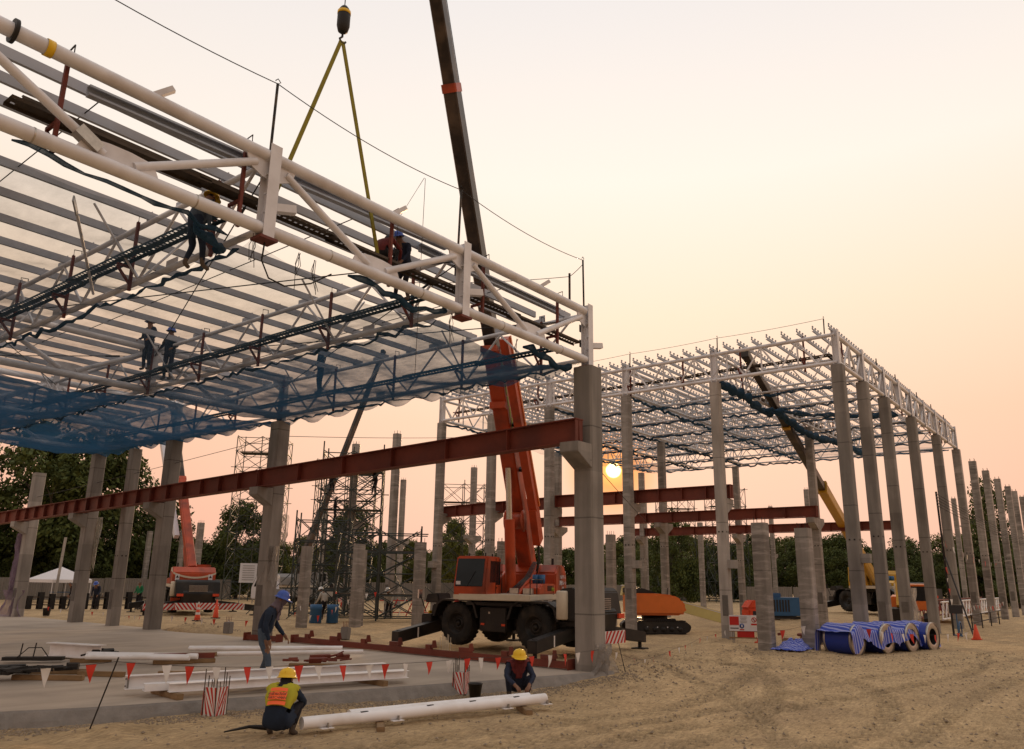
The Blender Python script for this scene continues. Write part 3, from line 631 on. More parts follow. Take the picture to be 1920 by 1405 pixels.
rag('plastic_rag', 'loose plastic flapping on the third right-row column', 37.45, 7.98, 2.0, .5, 1.9, PLASTIC, (.9, -.3), 15, folds=.15, taper=-.6)
rag('plastic_rag', 'pale net bag slumped against the foot of the near column', 17.1, 10.55, .62, .5, .75, PLASTIC, (1, -.15), 21, folds=.14, taper=-.9)

# ================================================================ RED GIRDERS
def girder(p0, p1, label, group, d=.60, w_=.34, step=1.0):
    t = thing('steel_girder', label, 'girder', (p0[0], p0[1], p0[2]), 0, group); a, b = Vector(p0), Vector(p1); ln = (b-a).length; u_ = (b-a)/ln
    z = Vector((0, 0, 1))
    bar('web', t, a+z*.02, b+z*.02, 'box', .03, d-.05, RUST)
    for s_ in (-1, 1): bar('flange', t, a+z*(s_*(d/2-.014)), b+z*(s_*(d/2-.014)), 'box', w_, .028, RUST)
    n = max(2, int(ln/step)); lat = Vector((-u_.y, u_.x, 0)).normalized()
    for i in range(n+1):
        q = a+u_*min(max(ln*i/n, .03), ln-.03)
        for s_ in (-1, 1): box('stiffener', t, q+lat*(s_*w_*.26), (.022, w_*.44, d-.06), RUST, rz=math.atan2(u_.y, u_.x))
    return t
ys = [10.72, 24.0, 31.25, 37.85, 44.2, 50.5]; gl = ['near red girder span from the big corner column', 'second red girder span, crossing in front of the left orange crane', 'third red girder span, left of the left orange crane', 'fourth red girder span, above the white tent', 'far red girder span at the left edge']
for i in range(5): girder((16.4, ys[i]+.01, gird_z(ys[i])+.30), (16.4, ys[i+1]-.01, gird_z(ys[i+1])+.30), gl[i], 'left red girder line', step=1.05 if i else 1.9)
girder((30.97, 12.9, 5.7), (30.97, 21.6, 5.7), 'red girder end right of the setting sun', 'red girders behind', .55)
girder((30.97, 21.62, 5.65), (30.97, 28.9, 5.5), 'red girder crossing behind the orange crane boom', 'red girders behind', .55)
girder((41.8, 12.9, 5.7), (41.8, 32.5, 5.7), 'middle red girder ending at the yellow boom column', 'red girders behind', .58, step=1.6)
girder((53.6, 12.0, 5.7), (53.6, 31, 5.7), 'lowest far red girder under the right roof', 'red girders behind', .58, step=1.8)
# ================================================================ LEFT ROOF
ZT, ZB = 9.04, 7.70
NX = [17.02, 12.04, 7.05, 2.06, -2.94]         # truss nodes along X
MY = [10.88, 24.04, 31.27, 37.88]              # main trusses
PY = [11.62, 12.30, 12.97, 13.62] + [15.02+1.28*i for i in range(18)]
def plate(name, parent, pts, th, m, fr=None):
    """flat steel plate in the x-z plane of fr"""
    return prism(name, parent, pts, -th/2, th/2, m, fr, 0)
def main_truss(y, label, detail):
    t = thing('main_truss', label, 'truss', (NX[0], y, ZB), 0, 'main roof trusses of the left roof'); x1, x0 = NX[0], NX[-1]-.8
    tube('top_chord', t, (x0, y, ZT), (x1-.12, y, ZT), .215, WHITE, n=20); tube('bottom_chord', t, (x0, y, ZB), (x1-.12, y, ZB), .215, WHITE, n=20)
    for i, x in enumerate(NX):
        fr = Matrix.Translation((x, y, 0))
        bar('post', t, (x, y, ZB-.16), (x, y, ZT+.2), 'H', .22, .24, WHITE, upv=(0, 1, 0))
        for s_ in (-1, 1):
            if (x+s_*.2) < x1+.05: plate('gusset', t, [(s_*.03, ZT-.05), (s_*.5, ZT-.06), (s_*.42, ZT-.30), (s_*.16, ZT-.42), (s_*.03, ZT-.42)], .026, WHITE, fr)
        if detail:
            for z in (ZT+.05, ZT-.42, ZB+.5): box('bolt_plate', t, (x+.02, y+.2, z), (.16, .02, .2), DARK)
            for z in (ZB+.28, ZB+.62, ZB+.98): box('rib', t, (x, y-.06, z), (.2, .11, .014), WHITE)
            bar('bracket', t, (x+.08, y-.02, ZB+.42), (x+.45, y-.16, ZB+.48), 'L', .14, .14, WHITE)
            box('foot_plate', t, (x, y, ZB-.19), (.34, .3, .05), RUST)
        if i < len(NX)-1:
            xm = (x+NX[i+1])/2
            for xa, s_ in ((x, 1), (NX[i+1], -1)):
                tube('diagonal', t, (xm+s_*.22, y, ZB+.14), (xa-s_*.30, y, ZT-.2), .135, WHITE, n=16)
                if detail and i == 2 and s_ < 0: bar('end_shoe', t, (xm+s_*.30, y-.01, ZB+.17), (xm+s_*.62, y-.01, ZB+.35), 'box', .17, .17, GALV)
            plate('gusset', t, [(-.62, ZB+.06), (.62, ZB+.06), (.50, ZB+.30), (.15, ZB+.34), (-.15, ZB+.34), (-.50, ZB+.30)], .026, WHITE, Matrix.Translation((xm, y, 0)))
            if detail:
                for dx in (-1.15, 1.2): tube('joint_ring', t, (xm+dx, y, ZB), (xm+dx+.02, y, ZB), .226, GALV, n=20)
                bar('stub_angle', t, (xm+.35, y+.02, ZT+.06), (xm+.60, y-.10, ZT+.27), 'L', .09, .09, WHITE)
    return t
m0 = main_truss(MY[0], 'near white tube truss coming overhead from the corner column', True)
tube('end_flange', m0, (2.95, 10.88, ZT), (3.0, 10.88, ZT), .34, DARK, n=20)
lathe('strap', m0, [(.118, -.05), (.122, -.05), (.122, .05), (.118, .05)], HATY, Matrix.Translation((3.42, 10.88, ZT)) @ Matrix.Rotation(R(90), 4, 'Y'))
for y, l in zip(MY[1:], ('second main truss behind the near one, over the second column', 'third main truss, deeper under the left roof', 'far main truss at the back of the left roof')): main_truss(y, l, False)
def cross_truss(x, label, cleats):
    t = thing('cross_truss', label, 'truss', (x, MY[0], ZB), 0, 'cross trusses of the left roof'); y0, y1 = MY[0]+.15, MY[-1]-.1
    tube('top_chord', t, (x, y0, ZT-.06), (x, y1, ZT-.06), .115, WHITE, n=12)
    tube('bottom_chord', t, (x, y0, ZB+.03), (x, y1, ZB+.03), .125, WHITE, n=12)
    ys = np.linspace(y0+.35, y1-.35, 22)
    for i in range(21):
        a, b = (ZT-.1, ZB+.08) if i % 2 == 0 else (ZB+.08, ZT-.1)
        tube('web', t, (x, ys[i], a), (x, ys[i+1], b), .062, WHITE, n=8)
        if i % 4 == 2: box('splice_plate', t, (x, ys[i], ZB+.08), (.03, .38, .26), WHITE)
    for i, y in enumerate(PY):
        if y > y1: break
        box('cleat', t, (x+.05, y+.10, ZT+.11), (.014, .20, .22), PURL)
        if i % 2 and cleats: box('cleat', t, (x+.05, y+.34, ZT+.08), (.014, .26, .11), PURL)
    for y in ys[3::6]: tube('fly_brace', t, (x, y, ZB+.05), (x-1.0, y+.15, ZT+.05), .05, WHITE, n=8); tube('fly_brace', t, (x, y, ZB+.05), (x+1.0, y+.15, ZT+.05), .05, WHITE, n=8)
    return t
for x, l, c in ((NX[0], 'cross truss along the column row at the edge of the left roof', True), (NX[1], 'cross truss running back from the middle post of the near truss', True), (NX[2], 'cross truss running back from the left post of the near truss', True), (NX[3], 'cross truss at the left edge of the picture', False)): cross_truss(x, l, c)
gP = 'purlins of the left roof'
for i, y in enumerate(PY):
    if y > 38.3: break
    z = ZT+.10; xa, xb = -4.2, 17.3
    if i == 1: xa, xb = -4.2, 16.6
    p = bar('purlin', None, (xa, y, z), (xb, y, z), 'C', .065, .165, PURL); tag(p, '%s long pale purlin back from the near truss of the left roof' % nth(i), 'purlin', gP)
for i, (x, y0, y1) in enumerate(((4.5, 11.6, 23.9), (9.6, 11.6, 23.9), (14.5, 11.6, 23.9), (5.2, 24.2, 37.8), (9.6, 24.2, 37.8), (14.5, 24.2, 37.8))):
    t = thing('sag_rod', 'thin sag rod running through the purlins of the left roof', 'rod', (x, y0, ZT), 0, 'sag rods of the left roof'); tube('rod', t, (x, y0, ZT+.1), (x+.3, y1, ZT+.1), .022, DARK, n=6)
for i, (a, b) in enumerate((((7.05, 11, ZT-.2), (12.0, 23.9, ZT-.25)), ((12.0, 11, ZT-.2), (7.1, 23.9, ZT-.25)), ((12.04, 11, ZT-.2), (17.0, 23.9, ZT-.2)), ((17, 11, ZT-.2), (12.04, 23.9, ZT-.2)), ((7.05, 24.2, ZT-.2), (12, 31, ZT-.2)), ((12, 24.2, ZT-.2), (7.1, 31, ZT-.2)), ((2.1, 11.1, ZT-.2), (7, 23.9, ZT-.2)))):
    t = thing('brace_cable', '%s of the dark bracing rods slanting under the left roof purlins' % ORD[i], 'cable', a, 0, 'bracing rods of the left roof')
    tube('rod', t, a, b, .028, DARK, n=6); d = Vector(b)-Vector(a); q = Vector(a)+d*.12; tube('turnbuckle', t, q, q+d.normalized()*.45, .06, DARK, n=8)
tag(bar('loose_channel', None, (4.15, 11.3, 8.95), (11.9, 11.3, 9.24), 'C', .12, .17, PURL, roll=R(180)), 'loose grey channel lying aslant just behind the near truss', 'channel')
tag(bar('loose_channel', None, (11.3, 11.5, 9.05), (16.6, 11.5, 9.07), 'C', .12, .17, PURL, roll=R(180)), 'loose grey channel above the right panels of the near truss', 'channel')
t = thing('loose_strut', 'loose diagonal strut with a drilled end plate under the left roof', 'strut', (5.5, 14.8, 8.3)); tube('tube', t, (5.55, 14.7, 8.55), (7.1, 17.2, 7.95), .06, WHITE, n=8); bar('end_plate', t, (5.33, 14.35, 8.63), (5.57, 14.73, 8.54), 'box', .03, .12, GALV)

# walkways hung on the trusses
def plank_mesh():
    v = []; f = []; xs = [-.5, -.34, -.20, .20, .34, .5]; nz_ = 49
    for j in range(nz_+1):
        for x in xs: v.append((x, 0, j/nz_))
    for j in range(nz_):
        for i in range(5):
            if i in (1, 3) and j % 2: continue          # punched holes
            k = j*6+i; f.append((k, k+1, k+7, k+6))
    k = len(v); v += [(-.5, 0, 0), (-.5, 1, 0), (-.5, 1, 1), (-.5, 0, 1), (.5, 0, 0), (.5, 1, 0), (.5, 1, 1), (.5, 0, 1)]; f += [(k, k+1, k+2, k+3), (k+4, k+5, k+6, k+7)]
    return mesh_py('plank', v, f)
PLM = plank_mesh()
def walkway(label, pts, hang, off, plank=PLANK, pw=.30, hook=True):
    """pts = ends of the plank run; hang = hanger positions"""
    t = thing('hanging_walkway', label, 'walkway', pts[0])
    a, b = Vector(pts[0]), Vector(pts[1]); u_ = (b-a).normalized(); n = max(1, round((b-a).length/2.9)); lat = Vector((-u_.y, u_.x, 0))
    for i in range(n):
        p, q = a.lerp(b, i/n), a.lerp(b, (i+1)/n); dz = Vector((0, 0, .028*(i % 2)))
        obj('plank', PLM, plank, t, axis_m(p-u_*.1+dz, q+u_*.1+dz, pw, -.05))
    for p in hang:
        p = Vector(p); z = Vector((0, 0, 1))
        bar('hanger', t, p-z*.62, p+z*.86, 'box', .055, .06, HANG)
        bar('arm', t, p-z*.14, p+lat*off-z*.14, 'box', .05, .05, HANG); bar('arm_brace', t, p-z*.50, p+lat*off-z*.17, 'box', .045, .045, HANG)
        if hook: path_tube('hook', t, [p+z*.84, p+z*1.0, p+z*1.02+lat*(-.16), p+z*.86+lat*(-.17)], .025, DARK)
    return t
walkway('dark steel plank walkway hung behind the near white truss', [(3.25, 11.2, 8.25), (17.0, 11.2, 8.25)], [(x, 11.05, 8.27) for x in (3.74, 6.64, 10.04, 12.91, 15.88)], .34)
tag(bar('steel_plank', None, (3.3, 11.28, 8.33), (7.1, 11.25, 8.31), 'C', .05, .28, PLANK, roll=R(90)), 'spare steel plank lying on the near walkway at left', 'plank')
for x, l in ((7.05, 'plank walkway along the left cross truss'), (12.04, 'plank walkway along the middle cross truss'), (17.02, 'plank walkway along the column row truss')):
    walkway(l, [(x-.32, 11.6, 8.12), (x-.32, 37, 8.12)], [(x-.12, y, 8.15) for y in np.arange(12.3, 37, 2.9)], .30, BLUEPLANK, .34)

# safety nets below the left roof
def net(x0, x1, y0, y1, nx_, ny_, zedge, sag, seed, label, m=NET, scallop=0.):
    v = []; f = []
    for j in range(ny_+1):
        for i in range(nx_+1):
            s_, t_ = i/nx_, j/ny_; x = x0+(x1-x0)*s_; y = y0+(y1-y0)*t_
            tie = abs(math.sin((y-y0)*math.pi/1.45))
            z = zedge - sag*math.sin(math.pi*s_)**.8*(.75+.5*(mnoise.noise(Vector((x*.22, y*.16, seed)))+.5))
            ed = max(0, 1-min(s_, 1-s_)*7); z -= ed*tie*.10
            z += .10*mnoise.noise(Vector((x*.9, y*.8, seed+5)))+.035*mnoise.noise(Vector((x*3, y*2.4, seed+9)))
            if scallop and s_ > .93: z -= scallop*tie*(s_-.93)/.07
            v.append((x, y, z))
    for j in range(ny_):
        for i in range(nx_): k = j*(nx_+1)+i; f.append((k, k+1, k+nx_+2, k+nx_+1))
    return tag(obj('safety_net', mesh_py('safety_net', v, f, True), m), label, 'safety net', 'blue safety nets under the left roof')
net(-3, 2.0, 11.3, 24, 22, 70, 7.66, .35, 1, 'pale safety net at the far left edge under the left roof', NETL)
net(2.0, 7.0, 11.3, 24, 26, 70, 7.66, .30, 2, 'pale see-through net left of the left cross truss', NETL)
net(7.1, 12.0, 11.35, 24, 26, 70, 7.66, .34, 3, 'pale see-through net between the left and middle cross trusses', NETL)
net(12.1, 17.25, 11.6, 24, 26, 70, 7.66, .30, 4, 'blue safety net with scalloped hem beside the corner column', NETM, .17)
net(-3, 7.0, 24.1, 38, 30, 70, 7.64, .55, 5, 'dense blue safety net at the back left of the left roof')
net(7.1, 12.0, 24.1, 38, 26, 70, 7.64, .45, 6, 'dense blue safety net behind the second main truss')
net(12.1, 17.25, 24.1, 38, 26, 70, 7.66, .35, 7, 'dense blue net with scalloped hem over the left columns', scallop=.17)
def bundle(label, pts, d, seed, group='gathered net bundles', dr=(.6, 1.4)):
    r = random.Random(seed); S = []; D = []
    for i in range(len(pts)-1):
        a, b = Vector(pts[i]), Vector(pts[i+1]); n = max(3, int((b-a).length/.22))
        for k in range(n): S.append(a.lerp(b, k/n)+Vector((r.gauss(0, .03), r.gauss(0, .03), r.gauss(0, .04)))); D.append(d*r.uniform(*dr))
    S.append(Vector(pts[-1])); D.append(d*.4); D[0] = d*.4
    return tag(path_tube('net_bundle', None, S, D, NETD, 9), label, 'net bundle', group)
bundle('gathered blue net hanging below the left half of the near truss', [(3.2, 11.0, 7.60), (4.2, 11.02, 7.54), (5.0, 11.03, 7.50), (5.7, 11.05, 7.53), (6.5, 11.1, 7.46)], .07, 1)
bundle('dark blue net wad under the worker in yellow helmet', [(5.9, 11.2, 7.52), (6.3, 11.3, 7.34), (6.75, 11.5, 7.42), (6.9, 11.9, 7.5)], .14, 2)
bundle('blue net gathered under the middle of the near truss', [(9.0, 11.0, 7.58), (9.9, 11.03, 7.50), (10.8, 11.05, 7.46), (11.6, 11.05, 7.55), (11.9, 11.1, 7.8)], .11, 3)
bundle('blue net knot near the corner column top', [(14.6, 11.15, 7.55), (15.6, 11.15, 7.45), (16.2, 11.2, 7.36), (16.8, 11.25, 7.6)], .15, 4)
for x, l in ((7.05, 'left'), (12.04, 'middle'), (17.05, 'outer')):
    bundle('blue net rolled along the bottom chord of the %s cross truss' % l, [(x+.1, 11.7, 7.6), (x+.08, 18, 7.56), (x+.1, 24, 7.6), (x+.1, 31, 7.58), (x+.1, 37.9, 7.6)], .06, 5+int(x), dr=(.4, 1.7))
for k, (x, y) in enumerate(((6.95, 11.0), (7.9, 11.05), (11.9, 11.05), (8.3, 11.1), (14.2, 11.05))):
    t = thing('rope_tail', 'frayed rope tails dangling from the near truss bottom chord', 'rope', (x, y, 7.5), 0, 'rope tails on the near truss')
    for q in range(4): path_tube('strand', t, [(x+rng.uniform(-.05, .05), y, 7.62), (x+rng.uniform(-.08, .08), y+.02, 7.4), (x+rng.uniform(-.1, .1), y, 7.4-rng.uniform(.15, .5))], .012, WIRE, 5)
tag(path_tube('slack_hose', None, [(7.08, 10.9, 7.52), (7.12, 11.0, 7.2), (7.35, 11.1, 6.98), (7.75, 11.2, 6.98), (8.3, 11.2, 7.2), (8.7, 11.15, 7.5)], .03, WIRE, 6), 'slack black hose looping under the left post of the near truss', 'hose')
# lifelines
def post_line(name, label, P, h, sag, group, d=.05):
    tops = []
    for i, (x, y, z) in enumerate(P):
        t = thing('lifeline_post', '%s lifeline post from the corner on %s' % (ORD[i], label), 'post', (x, y, z), 0, 'lifeline posts on %s' % label)
        lean = rng.uniform(-.06, .06)
        for k in range(6): tube('band', t, (x+lean*k/6, y, z+h*k/6), (x+lean*(k+1)/6, y, z+h*(k+1)/6), d, DARK if k % 2 else PLANK if k < 5 else HATY, n=8)
        path_tube('eye', t, [(x+lean, y, z+h), (x+lean+.06, y, z+h+.05), (x+lean, y, z+h+.1), (x+lean-.05, y, z+h+.04)], .018, DARK, 5)
        tops.append((x+lean, y, z+h))
    for i in range(len(tops)-1): tag(path_tube('lifeline', None, sagline(tops[i], tops[i+1], sag), .018, WIRE, 5), '%s span of lifeline cable from the corner on %s' % (ORD[i], label), 'cable', 'lifelines on %s' % label)
    return tops
tp = post_line('near', 'the near white truss', [(16.98, 10.95, ZT+.18), (11.85, 10.88, ZT+.12), (7.0, 10.88, ZT+.12), (1.2, 10.88, ZT+.12)], 1.32, .16, None)
t = thing('lifeline_post', 'short striped post beside the corner lifeline post', 'post', (16.3, 10.95, 9.15)); [tube('band', t, (16.3, 10.95, 9.1+.14*k), (16.3, 10.95, 9.24+.14*k), .06, DARK if k % 2 else PLANK, n=8) for k in range(6)]
tag(path_tube('lifeline', None, sagline((16.98, 10.95, 10.45), (16.3, 10.95, 9.85), .02), .018, WIRE, 5), 'short cable between the two corner posts', 'cable')
tag(path_tube('lifeline', None, sagline((16.3, 10.95, 9.85), (12.4, 14.5, 9.3), .1), .018, WIRE, 5), 'cable sloping back from the short corner post', 'cable')
t = thing('hung_rope', 'thin cords hanging from the lifeline beside the dark worker', 'rope', (10.6, 10.88, 10.3))
tube('strand', t, (10.75, 10.88, 10.27), (10.78, 10.95, 6.0), .012, WIRE, n=5); path_tube('strand', t, [(10.72, 10.88, 10.27), (10.25, 11.1, 9.2), (10.2, 11.1, 7.7)], .012, WIRE, 5)

# ================================================================ RIGHT ROOF
ZB2, ZT2 = 10.30, 11.40; RX0, RX1, RY0, RY1 = 30.47, 54.29, 8.221, 28.721
def lattice(name, label, group, p0, p1, zb, zt, n, dc, dw, posts=(), m=WHITE, post_w=.2, gus=True):
    t = thing(name, label, 'truss', (p0[0], p0[1], zb), 0, group); a, b = Vector((*p0, 0)), Vector((*p1, 0)); z = Vector((0, 0, 1))
    tube('top_chord', t, a+z*zt, b+z*zt, dc, m); tube('bottom_chord', t, a+z*zb, b+z*zb, dc, m)
    for i in range(n):
        p, q = a.lerp(b, i/n), a.lerp(b, (i+1)/n); mid = (p+q)/2
        tube('web', t, p+z*(zt-.03), mid+z*(zb+.03), dw, m, n=8); tube('web', t, mid+z*(zb+.03), q+z*(zt-.03), dw, m, n=8)
        if i and gus: tube('vertical', t, p+z*zb, p+z*zt, dw, m, n=8)
    rz = math.atan2(b.y-a.y, b.x-a.x)
    for u_ in posts: q = a.lerp(b, u_); bar('post', t, q+z*(zb-.14), q+z*(zt+.2), 'H', post_w, post_w, m); box('bolt_plate', t, q+z*(zt+.08)+Vector((.14, -.02, 0)), (.02, .14, .2), DARK, rz=rz)
    return t
gR = 'trusses of the right roof'
ly = RY1-RY0; lx = RX1-RX0
lattice('edge_truss', 'white tube truss along the left edge of the right roof', gR, (RX0, RY0), (RX0, RY1), ZB2, ZT2, 14, .15, .075, [(y-RY0)/ly for y in EY], post_w=.24)
e2 = lattice('edge_truss', 'white tube truss along the right edge of the right roof', gR, (RX0, RY0), (RX1, RY0), ZB2, ZT2, 14, .17, .085, [.143, .286, .4, .503, .63, .753, .88, 1], post_w=.24)
for i, y in enumerate(EY[1:]): lattice('main_truss', '%s truss behind the right edge, crossing the right roof' % ORD[i], gR, (RX0, y), (RX1, y), ZB2, ZT2, 14, .13, .07)
for i, x in enumerate(np.linspace(RX0, RX1, 8)[1:]): lattice('cross_truss', '%s cross truss inside the right roof from its left edge' % ORD[i], gR, (x, RY0), (x, RY1), ZB2+.02, ZT2-.05, 14, .10, .055, gus=False)
# purlins with rows of sheet clips
v = []; f = []
def quadbox(x, y, z, sx, sy, sz):
    k = len(v)
    for dx, dy, dz in ((0, 0, 0), (1, 0, 0), (1, 1, 0), (0, 1, 0), (0, 0, 1), (1, 0, 1), (1, 1, 1), (0, 1, 1)): v.append((x+dx*sx, y+dy*sy, z+dz*sz))
    for q in ((0, 1, 5, 4), (1, 2, 6, 5), (2, 3, 7, 6), (3, 0, 4, 7), (4, 5, 6, 7)): f.append(tuple(k+i for i in q))
for i in range(72): quadbox(.02+i*.335, -.02, .0, .02, .04, .11); quadbox(.02+i*.335, -.02, .09, .08, .04, .02); quadbox(.085+i*.335, -.02, .055, .02, .04, .05)
clipm = mesh_py('clip_row', v, f)
gQ = 'clip-studded purlins on the right roof'
for i in range(35):
    y = 8.31+.607*i
    if y > RY1+.1: break
    p = bar('purlin', None, (RX0-.42, y, ZT2+.20), (RX1+.1, y, ZT2+.20), 'C', .05, .12, PURL); tag(p, '%s clip-studded white purlin from the near corner of the right roof' % nth(i), 'purlin', gQ)
    tag(obj('clips', clipm, PURL, p, Matrix.Translation((RX0-.42, y, ZT2+.26))), kind='stuff')
walkway('dark plank walkway inside the left edge of the right roof', [(RX0+.3, 8.6, ZB2+.42), (RX0+.3, 28, ZB2+.42)], [(RX0+.2, y, ZB2+.45) for y in np.arange(9.5, 28, 2.6)], .3, hook=False)
walkway('dark plank walkway inside the right edge of the right roof', [(31, RY0+.32, ZB2+.42), (53.5, RY0+.32, ZB2+.42)], [(x, RY0+.2, ZB2+.45) for x in np.arange(32, 54, 3.2)], .3, hook=False)
walkway('plank walkway on the first inner truss of the right roof', [(33.8, EY[1]+.3, ZB2+.35), (52, EY[1]+.3, ZB2+.35)], [(q, EY[1]+.2, ZB2+.4) for q in np.arange(34, 52, 4.5)], .3, hook=False)
def net2(x0, x1, y0, y1, seed, sag, label, nx_=40, ny_=20):
    o = net(x0, x1, y0, y1, nx_, ny_, ZB2-.08, sag, seed, label, NETT); o['group'] = 'blue safety nets under the right roof'; return o
net2(RX0+.1, RX1, EY[1]+.1, EY[2], 21, .45, 'thin blue net under the second bay of the right roof')
net2(RX0+.1, RX1, EY[4]+.1, EY[5], 24, .5, 'thin blue net sagging under the rear bay of the right roof')
net2(46, RX1, RY0+.3, EY[1], 25, .35, 'thin blue net under the far end of the near bay of the right roof')
bundle('thick blue net bundle slung along the first inner truss of the right roof', [(30.7, 13.1, 10.2), (33, 13.0, 10.08), (35, 12.9, 9.75), (37.2, 12.9, 10.0), (40, 12.9, 9.65), (43, 13, 9.7), (46, 13.1, 10.0), (54, 13.15, 10.1)], .30, 31, 'net bundles under the right roof')
bundle('blue net swag hanging across the first bay of the right roof', [(35, 12.9, 9.8), (37, 11.4, 9.75), (39, 9.9, 9.85), (41.5, 8.6, 10.15)], .22, 32, 'net bundles under the right roof')
for i, y in enumerate(EY[2:]): bundle('blue net roll along the %s inner truss of the right roof' % ORD[i+1], [(30.7, y+.1, 10.2), (36, y+.1, 10.12), (45, y+.1, 10.15), (54, y+.1, 10.2)], .12, 40+i, 'net bundles under the right roof')
for i, x in enumerate(np.linspace(RX0, RX1, 8)[1:]): bundle('blue net roll along the %s cross truss of the right roof' % ORD[i], [(x, RY0+.4, 10.2), (x, 15, 10.17), (x, 22, 10.19), (x, 28.5, 10.2)], .11, 50+i, 'net bundles under the right roof')
tp2 = post_line('r', 'the left edge of the right roof', [(30.47, 8.6, ZT2+.1), (30.47, 13.0, ZT2+.1), (30.47, 17.2, ZT2+.1), (30.47, 22.5, ZT2+.1), (30.47, 28.7, ZT2+.1)], .62, .04, None, .05)
for i, x in enumerate((36.6, 40, 44.5, 48, 51.5)):
    t = thing('lifeline_post', '%s short post from the corner on the right edge of the right roof' % ORD[i], 'post', (x, RY0, ZT2)); tube('tube', t, (x, RY0, ZT2), (x, RY0, ZT2+.45), .05, DARK, n=8)
tag(path_tube('site_cable', None, sagline((16.7, 10.6, 5.0), (60, 30, 5.0), .3), .02, WIRE, 5), 'thin cable crossing the sky low behind the near column', 'cable')
tag(path_tube('site_cable', None, sagline((17.0, 24.0, 6.98), (30.4, 26.8, 9.2), .05), .022, WIRE, 5), 'cable tied from the second corbelled column to the right roof', 'cable')
tag(path_tube('site_cable', None, sagline((17.0, 24.0, 6.98), (17.0, 46.4, 5.7), .05), .022, WIRE, 5), 'cable running left from the second corbelled column past its neighbours', 'cable')
# ================================================================ CRANES
def wheel(parent, c, r_, w_, fr, side, rim=BLACK):
    """tyre with lugs, rim as sub-part"""
    M = fr @ Matrix.Translation(c) @ Matrix.Rotation(R(-90*side), 4, 'X')
    prof = [(r_*.52, -w_*.42), (r_*.62, -w_*.5), (r_*.86, -w_*.5), (r_*.97, -w_*.40), (r_, -w_*.25), (r_, w_*.25), (r_*.97, w_*.40), (r_*.86, w_*.5), (r_*.62, w_*.5), (r_*.52, w_*.42)]
    wh = lathe('wheel', parent, prof, TYRE, M, 32)
    v = []; f = []
    for i in range(26):
        for s_ in (-1, 1):
            a = 2*math.pi*(i+.5*(s_ > 0))/26; k = len(v)
            for da, rr, z in ((-.07, r_*.985, 0), (.02, r_*.985, 0), (.12, r_*.96, s_*w_*.46), (.03, r_*.96, s_*w_*.46), (-.07, r_*1.025, 0), (.02, r_*1.025, 0), (.12, r_*.995, s_*w_*.46), (.03, r_*.995, s_*w_*.46)): v.append((rr*math.cos(a+da), rr*math.sin(a+da), z))
            for q in ((4, 5, 6, 7), (0, 1, 5, 4), (1, 2, 6, 5), (2, 3, 7, 6), (3, 0, 4, 7)): f.append(tuple(k+j for j in q))
    obj('tread', mesh_py('tread', v, f), TYRE, wh, M)
    lathe('rim', wh, [(.001, w_*.10), (r_*.16, w_*.10), (r_*.17, w_*.20), (r_*.24, w_*.20), (r_*.26, w_*.06), (r_*.40, w_*.10), (r_*.46, w_*.34), (r_*.55, w_*.44), (r_*.55, w_*.38), (r_*.50, -w_*.3)], rim, M, 24)
    lathe('hub', wh, [(.001, w_*.30), (r_*.10, w_*.28), (r_*.12, w_*.16)], BLACK, M, 12)
    return wh
def chevrons(name, parent, w_, h_, n, slant, m, Mw, mirror=True):
    """slanting stripes in the x-y plane of Mw, clipped to w_ x h_"""
    v = []; f = []; p_ = w_/n; sh = h_*math.tan(R(slant))
    for i in range(-4, n+4):
        for sg in ((-1, 1) if mirror else (1,)):
            lo, hi = (0, w_/2) if mirror else (-w_/2, w_/2)
            x0 = lo+i*p_; q = [(x0, -h_/2), (x0+p_*.5, -h_/2), (x0+p_*.5+sh, h_/2), (x0+sh, h_/2)]; q = [(min(max(x, lo), hi), y) for x, y in q]
            if max(x for x, y in q)-min(x for x, y in q) < .01: continue
            k = len(v); v += [(sg*x, y, 0) for x, y in q]; f.append((k, k+1, k+2, k+3))
    return obj(name, mesh_py(name, v, f), m, parent, Mw)
